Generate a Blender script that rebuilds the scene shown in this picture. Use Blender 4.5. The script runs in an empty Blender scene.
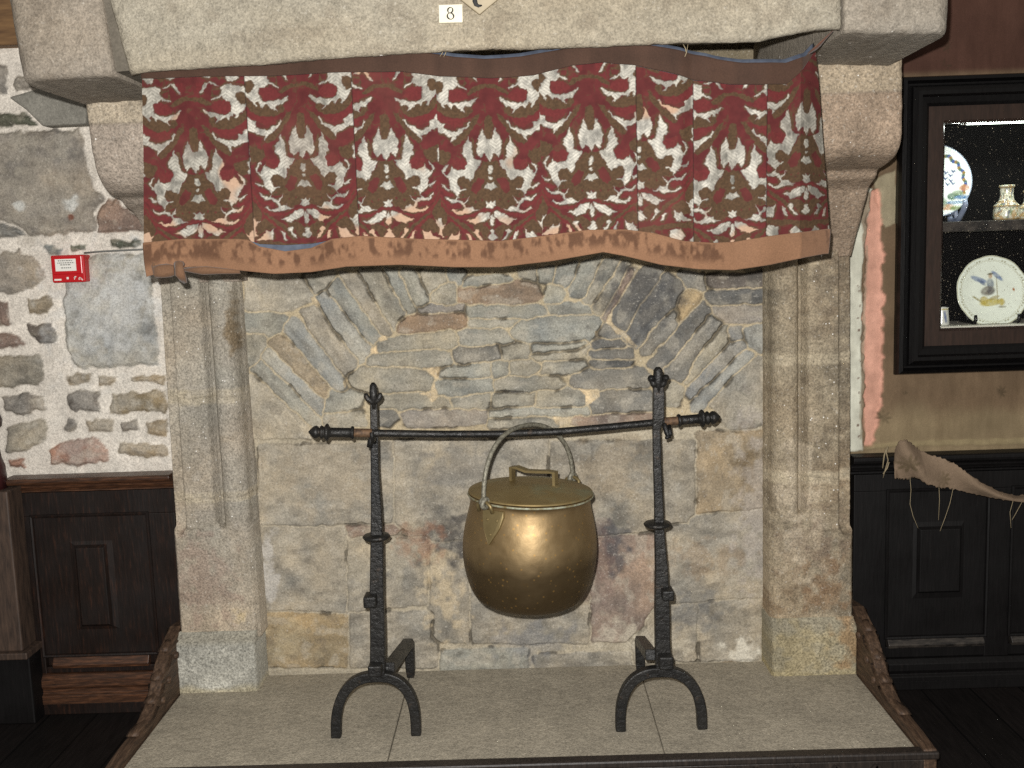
import bpy, bmesh, math, random
import numpy as np
from mathutils import Vector, Matrix

random.seed(7)
SC = bpy.context.scene
COL = SC.collection

# ------------------------------------------------------------------ camera
F = 1000.0
CX, CY = 512.0, 384.0
CAM = np.array([0.0, 0.0, 1.55])
def _n(v):
    v = np.array(v, float)
    return v / np.linalg.norm(v)
vpx, vpy = 518.0, 256.0
xv = 512 + 0.033 * 7812
yv = CY - ((vpx - CX) * (xv - CX) + F * F) / (vpy - CY)
Yc = _n([(vpx - CX) / F, (vpy - CY) / F, 1])
Dc = _n([(xv - CX) / F, (yv - CY) / F, 1])
Zc = -Dc
Xc = np.cross(Yc, Zc)
M = np.array([Xc, Yc, Zc])          # camera-frame vector -> world vector

cam_data = bpy.data.cameras.new('camera')
cam = bpy.data.objects.new('camera', cam_data)
COL.objects.link(cam)
cam_data.sensor_fit = 'HORIZONTAL'
cam_data.sensor_width = 36.0
cam_data.lens = 36.0 * F / 1024.0
cam_data.clip_start = 0.05
R = np.stack([M @ [1, 0, 0], M @ [0, -1, 0], M @ [0, 0, -1]], axis=1)
mw = Matrix.Identity(4)
for i in range(3):
    for j in range(3):
        mw[i][j] = R[i, j]
    mw[i][3] = CAM[i]
cam.matrix_world = mw
SC.camera = cam

def at(px, py, Y):
    """world point on the plane at depth Y seen at photo position px, py"""
    w = M @ np.array([(px - CX) / F, (py - CY) / F, 1.0])
    return CAM + w * (Y / w[1])
def at_x(px, py, X):
    w = M @ np.array([(px - CX) / F, (py - CY) / F, 1.0])
    return CAM + w * (X / w[0])
def at_z(px, py, Z):
    w = M @ np.array([(px - CX) / F, (py - CY) / F, 1.0])
    return CAM + w * ((Z - CAM[2]) / w[2])

# ------------------------------------------------------------------ helpers
def lin(c):
    c = np.array(c, float) / 255.0
    return np.where(c <= 0.04045, c / 12.92, ((c + 0.055) / 1.055) ** 2.4)
def lin4(c):
    return tuple(float(v) for v in lin(c)) + (1.0,)

def _hash(ix, iy, seed):
    h = (ix.astype(np.int64) * 374761393 + iy.astype(np.int64) * 668265263 + seed * 982451653) & 0xffffffff
    h = ((h ^ (h >> 13)) * 1274126177) & 0xffffffff
    h = (h ^ (h >> 16)) & 0xffffffff
    return h / 4294967295.0
def vnoise(x, y, seed=0):
    x = np.asarray(x, float); y = np.asarray(y, float)
    ix = np.floor(x); iy = np.floor(y)
    fx = x - ix; fy = y - iy
    fx = fx * fx * (3 - 2 * fx); fy = fy * fy * (3 - 2 * fy)
    a = _hash(ix, iy, seed); b = _hash(ix + 1, iy, seed)
    c = _hash(ix, iy + 1, seed); d = _hash(ix + 1, iy + 1, seed)
    return (a * (1 - fx) + b * fx) * (1 - fy) + (c * (1 - fx) + d * fx) * fy
def fbm(x, y, seed=0, o=4):
    s = 0; a = 0.5; t = 0
    for k in range(o):
        s = s + a * vnoise(x * 2 ** k + 17.3 * k, y * 2 ** k + 5.1 * k, seed + k); t += a; a *= 0.5
    return s / t          # 0..1
def sstep(a, b, x):
    t = np.clip((x - a) / (b - a), 0, 1)
    return t * t * (3 - 2 * t)

def mk(name, V, Fc, mat, parent=None, smooth=True, col=None, mask=None):
    """link one mesh object (world coordinates in, parent-local out)"""
    me = bpy.data.meshes.new(name)
    V = np.asarray(V, float)
    off = np.zeros(3)
    p = parent
    while p is not None:
        off = off + np.array(p.location); p = p.parent
    V = V - off
    me.from_pydata([tuple(v) for v in V] if len(V) < 60000 else V.tolist(), [], Fc)
    if col is not None:
        ca = me.color_attributes.new('Col', 'FLOAT_COLOR', 'POINT')
        buf = np.ones((len(V), 4), np.float32); buf[:, :3] = col
        if mask is not None: buf[:, 3] = mask
        ca.data.foreach_set('color', buf.ravel())
    me.polygons.foreach_set('use_smooth', [smooth] * len(me.polygons))
    me.update()
    if mat: me.materials.append(mat)
    o = bpy.data.objects.new(name, me)
    COL.objects.link(o)
    if parent is not None: o.parent = parent
    return o
def thing(name, label, cat, loc=(0, 0, 0), group=None):
    o = bpy.data.objects.new(name, None); COL.objects.link(o)
    o.empty_display_size = 0.05
    o.location = [float(v) for v in loc]
    o['label'] = label; o['category'] = cat
    if group: o['group'] = group
    return o
def tag(o, label, cat, group=None):
    o['label'] = label; o['category'] = cat
    if group: o['group'] = group
    return o
def struct(o, label=None):
    o['kind'] = 'structure'
    o['category'] = 'wall'
    if label: o['label'] = label
    return o
def bev(o, w, seg=2, ang=40):
    m = o.modifiers.new('bevel', 'BEVEL'); m.width = w; m.segments = seg
    m.limit_method = 'ANGLE'; m.angle_limit = math.radians(ang)
    return o
def solid(o, t, off=0):
    m = o.modifiers.new('solid', 'SOLIDIFY'); m.thickness = t; m.offset = off
    return o

class MB:
    def __init__(s): s.v = []; s.f = []
    def add(s, V, Fc):
        n = len(s.v)
        s.v.extend([tuple(map(float, v)) for v in V]); s.f.extend([tuple(i + n for i in f) for f in Fc])
        return s
    def box(s, a, b):
        x0, y0, z0 = np.minimum(a, b); x1, y1, z1 = np.maximum(a, b)
        V = [(x0, y0, z0), (x1, y0, z0), (x1, y1, z0), (x0, y1, z0), (x0, y0, z1), (x1, y0, z1), (x1, y1, z1), (x0, y1, z1)]
        return s.add(V, [(3, 2, 1, 0), (4, 5, 6, 7), (0, 1, 5, 4), (1, 2, 6, 5), (2, 3, 7, 6), (3, 0, 4, 7)])
    def loft(s, loops, cap=True, closed=True):
        n = len(loops[0]); V = [p for l in loops for p in l]; Fc = []
        for i in range(len(loops) - 1):
            for j in range(n if closed else n - 1):
                k = (j + 1) % n
                Fc.append((i * n + j, i * n + k, (i + 1) * n + k, (i + 1) * n + j))
        if cap:
            Fc.append(tuple(range(n - 1, -1, -1))); Fc.append(tuple((len(loops) - 1) * n + j for j in range(n)))
        return s.add(V, Fc)
    def tube(s, path, rad, n=10, sq=False, up=None, flat=1.0, twist=0.0):
        """swept tube; rad scalar or list; flat squashes along the second axis"""
        P = [np.array(p, float) for p in path]
        rads = [rad] * len(P) if np.isscalar(rad) else list(rad)
        loops = []; prev = None
        for i, p in enumerate(P):
            d = _n(P[min(i + 1, len(P) - 1)] - P[max(i - 1, 0)])
            if prev is None:
                u = np.array(up if up is not None else ((0, 0, 1) if abs(d[2]) < 0.9 else (0, 1, 0)), float)
            else:
                u = prev
            a = _n(u - d * np.dot(u, d)); prev = a
            b = np.cross(d, a)
            lp = []
            for k in range(n):
                t = 2 * math.pi * k / n + (math.pi / n if sq else 0) + twist * i
                m = rads[i] * (math.sqrt(2) if sq and n == 4 else 1)
                lp.append(p + a * math.cos(t) * m + b * math.sin(t) * m * flat)
            loops.append(lp)
        return s.loft(loops)
    def lathe(s, prof, c=(0, 0, 0), n=48, axis=None, capends=False):
        """prof: (radius, height) pairs about the axis through c"""
        ax = np.array([0, 0, 1.0]) if axis is None else _n(axis)
        a = _n(np.cross(ax, [0, 1, 0.013])) ; b = np.cross(ax, a)
        loops = []
        for r, h in prof:
            loops.append([np.array(c) + ax * h + (a * math.cos(2 * math.pi * k / n) + b * math.sin(2 * math.pi * k / n)) * max(r, 1e-5) for k in range(n)])
        return s.loft(loops, cap=capends)
    def build(s, name, mat, parent=None, smooth=True, **k):
        return mk(name, s.v, s.f, mat, parent, smooth, **k)

def prism(pts, y0, y1):
    """polygon in X,Z extruded from y0 to y1"""
    n = len(pts)
    V = [(p[0], y0, p[1]) for p in pts] + [(p[0], y1, p[1]) for p in pts]
    Fc = [tuple(range(n)), tuple(range(2 * n - 1, n - 1, -1))]
    for i in range(n):
        k = (i + 1) % n
        Fc.append((i, i + n, k + n, k))
    return V, Fc
def prism_dir(P, d):
    """3-D polygon extruded along vector d"""
    n = len(P); P = [np.array(p, float) for p in P]
    V = P + [p + np.array(d) for p in P]
    Fc = [tuple(range(n)), tuple(range(2 * n - 1, n - 1, -1))] + [(i, i + n, (i + 1) % n + n, (i + 1) % n) for i in range(n)]
    return V, Fc
def rect_stack(x0, x1, z0, z1, prof, cap=True):
    """nested rectangles: prof = (inset, y) pairs, lofted and capped: a moulded panel"""
    m = MB(); loops = []
    for ins, y in prof:
        loops.append([(x0 + ins, y, z0 + ins), (x1 - ins, y, z0 + ins), (x1 - ins, y, z1 - ins), (x0 + ins, y, z1 - ins)])
    m.loft(loops, cap=False)
    if cap:
        n = len(m.v); m.f.append((n - 4, n - 3, n - 2, n - 1))
    return m

def sheet(name, X, Y, Z, mat, parent=None, col=None, mask=None, back=None, smooth=True):
    """grid mesh from 2-D arrays (+ border skirt running back to y = back)"""
    r, c = X.shape
    V = np.stack([X, Y, Z], -1).reshape(-1, 3)
    idx = np.arange(r * c).reshape(r, c)
    Fc = np.stack([idx[:-1, :-1], idx[:-1, 1:], idx[1:, 1:], idx[1:, :-1]], -1).reshape(-1, 4).tolist()
    if col is not None: col = np.asarray(col).reshape(-1, 3)
    if mask is not None: mask = np.asarray(mask).reshape(-1)
    if back is not None:
        b = np.concatenate([idx[0, :], idx[1:, -1], idx[-1, -2::-1], idx[-2:0:-1, 0]])
        B = V[b].copy(); B[:, 1] = back
        n0 = len(V); V = np.concatenate([V, B])
        if col is not None: col = np.concatenate([col, col[b]])
        if mask is not None: mask = np.concatenate([mask, mask[b]])
        k = len(b)
        Fc += [(int(b[(i + 1) % k]), int(b[i]), n0 + i, n0 + (i + 1) % k) for i in range(k)]
    return mk(name, V, Fc, mat, parent, smooth, col, mask)

def poly_dist(px, pz, poly):
    """inside mask and distance to outline"""
    poly = np.asarray(poly, float); n = len(poly)
    ins = np.zeros(px.shape, bool); d2 = np.full(px.shape, 1e9)
    for i in range(n):
        x0, z0 = poly[i]; x1, z1 = poly[(i + 1) % n]
        c = ((z0 > pz) != (z1 > pz))
        if z1 != z0:
            ins ^= c & (px < (x1 - x0) * (pz - z0) / (z1 - z0) + x0)
        ex, ez = x1 - x0, z1 - z0; L = ex * ex + ez * ez + 1e-12
        t = np.clip(((px - x0) * ex + (pz - z0) * ez) / L, 0, 1)
        d2 = np.minimum(d2, (px - x0 - t * ex) ** 2 + (pz - z0 - t * ez) ** 2)
    return ins, np.sqrt(d2)

# ------------------------------------------------------------------ materials
class NT:
    def __init__(s, name):
        s.m = bpy.data.materials.new(name); s.m.use_nodes = True
        s.t = s.m.node_tree; s.n = s.t.nodes; s.l = s.t.links
        s.n.clear()
        s.out = s.n.new('ShaderNodeOutputMaterial')
        s.b = s.n.new('ShaderNodeBsdfPrincipled')
        s.l.new(s.b.outputs[0], s.out.inputs[0])
        s.co = None
    def pos(s):
        if s.co is None:
            s.co = s.n.new('ShaderNodeTexCoord').outputs['Object']
        return s.co
    def mapping(s, scale):
        m = s.n.new('ShaderNodeMapping'); s.l.new(s.pos(), m.inputs[0]); m.inputs['Scale'].default_value = scale
        return m.outputs[0]
    def noise(s, scale, detail=3, rough=0.6, vec=None, out='Fac'):
        x = s.n.new('ShaderNodeTexNoise'); s.l.new(vec or s.pos(), x.inputs['Vector'])
        x.inputs['Scale'].default_value = scale; x.inputs['Detail'].default_value = detail; x.inputs['Roughness'].default_value = rough
        return x.outputs[out]
    def voro(s, scale, feature='F1', out='Distance', vec=None):
        x = s.n.new('ShaderNodeTexVoronoi'); x.feature = feature; s.l.new(vec or s.pos(), x.inputs['Vector'])
        x.inputs['Scale'].default_value = scale
        return x.outputs[out]
    def ramp(s, fac, stops, interp='LINEAR'):
        r = s.n.new('ShaderNodeValToRGB'); r.color_ramp.interpolation = interp
        s.l.new(fac, r.inputs[0]); e = r.color_ramp.elements
        while len(e) > 1: e.remove(e[-1])
        for i, (p, c) in enumerate(stops):
            k = e[0] if i == 0 else e.new(p)
            k.position = p; k.color = c if len(c) == 4 else tuple(c) + (1,)
        return r.outputs[0]
    def val(s, fac, a, b, v0=0.0, v1=1.0):
        m = s.n.new('ShaderNodeMapRange'); s.l.new(fac, m.inputs[0])
        for i, v in enumerate((a, b, v0, v1)): m.inputs[i + 1].default_value = v
        return m.outputs[0]
    def mix(s, fac, a, b, mode='MIX'):
        m = s.n.new('ShaderNodeMix'); m.data_type = 'RGBA'; m.blend_type = mode
        for sock, v in ((m.inputs[0], fac), (m.inputs[6], a), (m.inputs[7], b)):
            if hasattr(v, 'links') or hasattr(v, 'is_linked'): s.l.new(v, sock)
            elif isinstance(v, (int, float)): sock.default_value = v
            else: sock.default_value = tuple(v) if len(v) == 4 else tuple(v) + (1,)
        return m.outputs[2]
    def math(s, op, a, b=0.0):
        m = s.n.new('ShaderNodeMath'); m.operation = op
        for sock, v in ((m.inputs[0], a), (m.inputs[1], b)):
            if isinstance(v, (int, float)): sock.default_value = v
            else: s.l.new(v, sock)
        return m.outputs[0]
    def attr(s, out='Color'):
        a = s.n.new('ShaderNodeAttribute'); a.attribute_name = 'Col'
        return a.outputs[out]
    def sep(s, ax='Z'):
        x = s.n.new('ShaderNodeSeparateXYZ'); s.l.new(s.pos(), x.inputs[0]); return x.outputs[ax]
    def bump(s, h, strength, dist=0.01):
        b = s.n.new('ShaderNodeBump'); s.l.new(h, b.inputs['Height'])
        b.inputs['Strength'].default_value = strength; b.inputs['Distance'].default_value = dist
        if s.b.inputs['Normal'].is_linked:
            s.l.new(s.b.inputs['Normal'].links[0].from_socket, b.inputs['Normal'])
        s.l.new(b.outputs[0], s.b.inputs['Normal']); return s
    def set(s, color=None, rough=None, metal=None, spec=None):
        for key, v in (('Base Color', color), ('Roughness', rough), ('Metallic', metal), ('Specular IOR Level', spec)):
            if v is None: continue
            if hasattr(v, 'is_linked'): s.l.new(v, s.b.inputs[key])
            elif isinstance(v, (int, float)): s.b.inputs[key].default_value = v
            else: s.b.inputs[key].default_value = tuple(v) if len(v) == 4 else tuple(v) + (1,)
        return s

def granite(name, base=None, amt=0.5, scale=260, bump=0.35, rust=0.0, big=0.25, glint=0, fleck=0, mid=.2):
    """speckled stone; colour from the mesh's own attribute unless base is given"""
    t = NT(name)
    c = t.attr() if base is None else t.mix(0.0, lin4(base), lin4(base))
    sp = t.noise(scale, 2, 0.7)
    f = t.ramp(sp, [(0.30, (1 - amt,) * 3), (0.5, (1, 1, 1)), (0.70, (1 + amt * 0.9,) * 3)])
    c = t.mix(1.0, c, f, 'MULTIPLY')
    bg = t.ramp(t.noise(9, 4, 0.6), [(0.3, (1 - big,) * 3), (0.7, (1 + big,) * 3)])
    c = t.mix(1.0, c, bg, 'MULTIPLY')
    md = t.ramp(t.noise(58, 6, 0.72), [(0.32, (1 - mid,) * 3), (0.5, (1, 1, 1)), (0.68, (1 + mid * .9,) * 3)])
    c = t.mix(1.0, c, md, 'MULTIPLY')
    bk = t.voro(scale * 0.45)
    c = t.mix(t.val(bk, 0.0, 0.2, amt * 0.9, 0.0), c, lin4((60, 54, 48)))
    if fleck:
        c = t.mix(t.val(t.noise(105, 3, .7), .60, .70, 0, fleck), c, lin4((214, 208, 196)))
        c = t.mix(t.val(t.noise(83, 4, .75), .61, .72, 0, fleck * 1.1), c, lin4((72, 66, 60)))
    if rust:
        c = t.mix(t.val(t.noise(5, 4, 0.65), 0.52, 0.75, 0, rust), c, lin4((150, 96, 58)))
    if glint:
        vv = t.n.new('ShaderNodeTexVoronoi'); t.l.new(t.pos(), vv.inputs['Vector']); vv.inputs['Scale'].default_value = glint
        gm = t.math('MULTIPLY', t.val(vv.outputs['Distance'], .10, .16, 1, 0), t.val(vv.outputs['Color'], .74, .76))
        c = t.mix(gm, c, lin4((236, 232, 224)))
    t.set(c, 0.85, 0, 0.25)
    t.bump(sp, bump, 0.004); t.bump(t.noise(45, 4, 0.65), bump, 0.008)
    return t.m

# ------------------------------------------------------------------ planes of the place (metres from the viewpoint)
Y_JAMB, Y_BACK, Y_WALL, Y_PANEL = 3.155, 3.27, 3.41, 3.36
Y_LINT = 2.375
Z_SLAB = 0.16
STONE = granite('rubble_stone', None, 0.26, 170, 0.5, 0, 0.08, 0, .4, .12)
GRANITE = granite('dressed_granite', None, 0.42, 165, 0.6, 0, 0.10, 60, .4)
LINTEL_M = granite('lintel_granite', None, 0.30, 190, 0.55, 0, 0.07, 34, .25)

CC = dict(b=(152, 150, 139), g=(154, 148, 133), l=(164, 159, 144), t=(158, 143, 120), d=(112, 110, 105), k=(132, 128, 119), r=(148, 128, 108),
          n=(164, 156, 140), w=(206, 186, 152), a=(154, 146, 131), e=(146, 128, 114), o=(160, 142, 112), h=(158, 156, 147), m=(138, 136, 130),
          u=(148, 140, 129), v=(140, 120, 108), s=(170, 168, 160), y=(96, 98, 84), x=(112, 104, 96), p=(150, 118, 104), q=(118, 122, 120), z=(70, 68, 66))

def parse(txt, ox, oy, sc):
    out = []
    for ln in txt.strip().split('\n'):
        code, pts = ln.split(':')
        pts = [tuple(float(v) for v in q.split(',')) for q in pts.split()]
        out.append((code.strip(), [(ox + x / sc, oy + y / sc) for x, y in pts]))
    return out

A = parse('''
n: 30,110 200,108 265,125 300,160 300,210 215,245 150,260 30,255
g: 275,115 390,95 405,110 355,165 330,180 290,150
b: 25,270 150,268 200,300 180,330 120,355 30,350
g: 30,362 95,365 105,400 80,450 40,490 30,480
n: 38,540 62,545 290,740 300,775 300,795 40,795
l: 60,510 95,480 325,700 345,745 310,755 270,730
h: 100,455 130,425 225,520 355,640 365,665 345,700 320,690
t: 135,395 165,370 240,430 375,590 375,625 350,625 230,510
h: 190,330 230,300 300,370 430,540 440,600 410,590 300,470 220,370
a: 270,265 320,250 400,340 500,470 450,530 400,470 300,330
h: 335,195 355,178 400,220 545,400 550,450 510,475 470,430 380,310
b: 375,165 405,115 470,200 580,345 590,360 555,390 520,360 430,240
w: 300,200 325,195 350,240 330,250 305,225
w: 445,540 468,545 440,600 438,570
l: 380,605 520,610 500,670 400,690 355,690 365,640
g: 360,700 510,690 530,740 370,758
''', 240, 250, 4.2664)
B = parse('''
a: -80,108 0,120 70,230 130,335 120,355 85,350 0,220
g: 5,90 90,88 140,180 188,265 180,290 140,335 80,240 20,130
b: 105,88 160,92 200,180 235,255 225,270 200,268 150,170
b: 171,92 240,95 265,160 288,215 270,235 240,240 205,160
g: 250,95 365,100 365,130 320,160 300,180 270,150
g: 315,180 345,152 400,150 408,195 400,230 330,232 315,210
r: 420,172 560,152 700,135 750,158 765,195 735,220 655,235 560,216 415,212
b: 375,95 440,95 430,140 385,130
b: 440,130 600,115 640,125 597,142 450,155
u: 250,250 330,235 430,240 440,262 330,268 260,266
r: 180,300 220,282 440,270 455,300 430,325 300,335 170,345 165,330
g: 78,398 230,370 380,350 412,375 412,405 300,420 90,432 76,415
l: 425,365 470,340 590,338 650,390 600,398 440,405 420,390
g: 30,460 70,445 330,430 380,455 385,485 290,490 70,490 40,485
k: 410,435 440,417 590,405 600,465 480,480 415,485 405,460
g: 5,512 60,500 230,515 300,545 290,585 200,605 60,600 -20,590 -40,540
b: 350,530 400,500 552,482 556,532 480,545 355,545
b: 330,575 360,555 550,550 562,600 500,610 400,620 340,610
g: 385,640 480,622 556,620 556,666 500,672 400,668
g: 90,630 240,615 290,640 375,640 385,668 250,672 90,670
u: 185,702 215,685 400,680 540,690 530,730 400,745 200,745
k: 80,690 140,690 155,715 120,745 80,740
w: 260,500 345,495 340,548 320,545
w: 320,560 335,630 305,650 290,625 245,618 300,600
w: 45,420 70,395 78,440 45,445
w: 75,375 100,362 125,385 80,395
''', 360, 250, 4.2664)
C = parse('''
g: 130,88 190,85 190,120 150,125
b: 205,90 270,78 262,128 215,125
b: 280,130 295,80 375,58 335,150 285,147
b: 345,165 390,62 470,38 468,60 400,190 350,190
g: 412,210 480,50 540,42 520,100 430,235 412,230
g: 447,240 555,70 588,58 500,230 470,275 445,260
e: 478,290 520,220 597,92 597,130 530,250 490,295
b: 243,180 255,155 290,150 305,185 295,215 260,220 243,205
b: 255,237 420,237 430,265 350,268 255,262
b: -95,254 0,248 150,237 240,255 245,265 120,288 0,285 -85,288
l: -88,300 0,302 100,294 120,302 60,322 0,330 -80,326
b: 100,345 120,320 200,297 350,284 460,292 470,320 430,375 330,390 160,390 110,365
g: 45,412 140,402 170,407 165,465 60,465
b: 177,402 400,393 400,410 300,428 180,438
g: 175,452 300,442 420,417 415,455 320,465 190,462
d: 440,397 500,385 575,400 570,420 450,422
d: 420,432 597,427 597,455 480,455 420,450
b: 5,482 70,472 80,520 40,535 5,530
g: 86,482 180,472 200,500 150,540 90,530
g: 240,482 390,477 410,495 380,515 230,525
d: 430,487 597,477 597,500 450,505
k: 350,560 370,532 420,517 600,507 650,512 680,540 670,580 597,577 450,587 355,585
g: 25,572 60,547 280,547 310,572 300,590 120,600 30,595
g: 195,640 215,607 340,597 410,622 400,660 250,668 200,660
g: 5,622 190,617 195,650 160,660 5,665
k: 435,660 470,622 500,602 597,607 690,615 690,685 597,690 440,695
b: 5,690 180,677 330,672 430,687 420,703 260,703 5,713
g: 5,727 240,717 280,745 5,750
e: 362,712 597,702 690,700 690,730 400,740 355,735
w: 365,590 470,590 470,620 435,655 408,670 405,618
w: 255,705 350,710 350,745 285,745
w: 505,265 522,300 565,370 545,375 500,330
w: 445,350 475,335 470,375 500,380 440,390
z: 40,600 110,600 185,608 150,614 60,614
''', 490, 250, 4.2664)
D = parse('''
d: 60,255 110,170 190,85 260,80 245,110 150,240 105,345 75,330 55,290
d: 110,360 200,230 275,115 290,107 360,160 300,245 220,330 170,400 150,410 110,385
k: 180,420 240,330 310,270 330,267 310,330 250,390 205,440 185,440
o: 335,265 345,210 390,170 420,190 415,220 370,270 330,290
d: 215,490 300,390 420,240 440,227 465,260 400,350 320,440 280,490 240,497
k: 290,510 385,385 470,290 510,312 480,370 410,450 380,530 330,560 290,545
g: 400,482 490,370 535,332 545,370 520,410 450,480 390,550 370,562
m: 375,605 430,540 560,412 600,390 615,402 570,450 470,560 385,622
h: 395,662 470,580 620,437 650,457 600,500 480,620 420,680 398,680
k: 345,102 435,107 435,160 400,165 365,150
x: 470,112 600,110 700,98 700,140 600,158 490,163 470,140
d: 455,190 480,177 600,172 700,172 700,215 600,220 500,226 465,213
u: 490,252 600,242 700,247 700,295 640,298 540,298 500,275
m: 555,342 600,337 610,370 570,385 555,370
h: 615,347 700,322 700,410 680,430 640,395
n: 660,462 690,470 708,500 700,735 560,755 520,720 500,680 480,662 560,560
k: 10,322 50,342 80,370 30,375 5,360
g: 240,610 310,562 350,600 330,660 240,660
w: 30,270 55,265 50,310 100,345 165,410 150,425 90,370 20,310
''', 600, 250, 4.2667)
E = parse('''
a: 62,80 445,76 445,300 62,304
a: 62,322 310,326 312,558 66,556
a: 318,350 552,342 556,538 322,558
o: 82,575 318,580 318,722 92,722
a: 326,578 572,570 578,722 326,722
e: 318,318 545,314 590,338 330,346
''', 240, 420, 2.954)
Fp = parse('''
a: -58,56 318,58 318,292 -56,296
a: 326,60 682,56 682,272 326,288
a: 24,314 120,310 122,552 26,548
a: 130,312 420,310 420,552 130,552
e: 428,300 586,284 588,544 430,548
b: 60,582 264,575 264,714 52,716
a: 292,592 522,585 522,714 296,716
''', 420, 420, 2.5)
G = parse('''
t: 290,42 474,38 474,256 290,268
a: 172,296 474,274 474,518 172,538
a: 100,562 286,552 286,704 100,708
a: 294,548 468,536 470,700 294,704
''', 600, 420, 2.954)
BACK = A + B + C + D + E + Fp + G

def masonry(name, x0, x1, z0, z1, Y, polys, mortar, step, H, mat, seed=1, rag=0.006, edge=0.012, back=None, post=None, soft=0.004, grow=0.0, mortar2=None, zsplit=0, crack=.7):
    nx = int((x1 - x0) / step) + 1; nz = int((z1 - z0) / step) + 1
    X, Z = np.meshgrid(np.linspace(x0, x1, nx), np.linspace(z0, z1, nz))
    mort = lin(mortar)[None, None, :] * np.ones(X.shape + (3,))
    if mortar2: mort = np.where((Z < zsplit)[..., None], lin(mortar2), mort)
    n1 = fbm(X * 14, Z * 14, seed, 4); n2 = fbm(X * 60, Z * 60, seed + 9, 3); n3 = fbm(X * 4, Z * 4, seed + 20, 3)
    C_ = mort * (0.72 + 0.38 * n1 + 0.22 * n2)[..., None]
    Hh = 0.004 * (n1 - 0.5) + 0.004 * (n2 - .5)
    WX = X + rag * 2.6 * (fbm(X * 38, Z * 38, seed + 31, 3) - 0.5); WZ = Z + rag * 2.6 * (fbm(X * 38, Z * 38, seed + 47, 3) - 0.5)
    xs = X[0]; zs = Z[:, 0]; rnd = random.Random(seed)
    items = []; D1 = np.full(X.shape, -1.0); D2 = np.full(X.shape, -1.0); OW = np.full(X.shape, -1)
    for code, pp in polys:
        Q = np.array([at(a, b, Y)[[0, 2]] for a, b in pp])
        i0, i1 = np.searchsorted(xs, [Q[:, 0].min() - .04, Q[:, 0].max() + .04]); j0, j1 = np.searchsorted(zs, [Q[:, 1].min() - .04, Q[:, 1].max() + .04])
        if i1 - i0 < 2 or j1 - j0 < 2: continue
        s = (slice(j0, j1), slice(i0, i1))
        ins, d = poly_dist(WX[s], WZ[s], Q)
        d = np.where(ins, d, -d) + (grow if code not in 'wz' else 0)
        k = len(items); items.append((code, Q, s, d))
        if code in 'wz': continue
        win = d > D1[s]
        D2[s] = np.where(win, D1[s], np.maximum(D2[s], d)); D1[s] = np.where(win, d, D1[s]); OW[s] = np.where(win, k, OW[s])
    EFF = np.minimum(D1, (D1 - np.maximum(D2, -.02)) * .5)
    for k, (code, Q, s, d) in enumerate(items):
        if code in 'wz': e = d
        else: e = np.where(OW[s] == k, EFF[s], -1)
        w = np.where(e > 0, sstep(0, soft, e), 0)
        dv = Q - Q.mean(0); ev, evec = np.linalg.eigh(dv.T @ dv); ax = evec[:, 1]
        el = min(6.0, math.sqrt(ev[1] / max(ev[0], 1e-9)))
        uu = (X[s] * ax[0] + Z[s] * ax[1]); vv = (-X[s] * ax[1] + Z[s] * ax[0])
        sd = rnd.randint(0, 9999)
        st = fbm(uu * 30 / el, vv * 46, sd, 5); bl = fbm(uu * 10, vv * 10, sd + 5, 4); wt = fbm(uu * 22, vv * 30, sd + 9, 4)
        base = lin(CC[code]) * (0.93 + 0.14 * rnd.random())
        tn = (bl - 0.5)[..., None] * 2.0
        cc = base * (1 + .7 * (st - 0.5)[..., None] + 0.35 * tn) * (1 + np.array([.05, 0, -.08]) * tn * 1.6)
        ww = (sstep(.56, .70, wt) * .38)[..., None]; cc = cc * (1 - ww) + lin((182, 174, 158)) * ww          # pale weathering
        dk = (sstep(.40, .28, wt) * .30)[..., None]; cc = cc * (1 - dk) + lin((96, 90, 82)) * dk
        hh = H * (0.7 + 0.6 * rnd.random()) * sstep(0, edge, e) * (0.15 if code == 'w' else 1) + (0.012 if H > .01 else .006) * (st - 0.5) * sstep(0, .02, e)
        if code in 'z': hh = -0.02 * sstep(0, .006, e)
        C_[s] = C_[s] * (1 - w[..., None]) + np.clip(cc, 0.004, 0.9) * w[..., None]
        Hh[s] = np.where(e > 0, np.maximum(Hh[s] * (1 - w), 0) + hh * w if code != 'z' else hh, Hh[s])
    # open cracks along some of the joints, crevice shadow painted in as dark colour
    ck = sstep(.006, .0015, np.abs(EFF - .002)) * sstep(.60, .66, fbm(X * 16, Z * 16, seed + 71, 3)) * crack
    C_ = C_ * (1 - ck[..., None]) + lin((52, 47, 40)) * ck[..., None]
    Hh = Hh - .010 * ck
    if post: C_, Hh = post(X, Z, C_, Hh, n1, n2, n3)
    return sheet(name, X, Y - Hh, Z, mat, None, C_, None, back)

def blot(X, Z, C_, Y, px, py, r, col, amt, seed, sq=1.0, thr=0.5):
    """an irregular stain about a place on the wall"""
    c = at(px, py, Y); rr = r / F * Y
    d = np.sqrt((X - c[0]) ** 2 + ((Z - c[2]) * sq) ** 2) / rr
    n = fbm(X * 32, Z * 32, seed, 4)
    w = sstep(thr - .14, thr + .2, n + 0.5 * (0.75 - d)) * sstep(1.9, 1.1, d) * amt
    return C_ * (1 - w[..., None]) + lin(col) * w[..., None]

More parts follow.
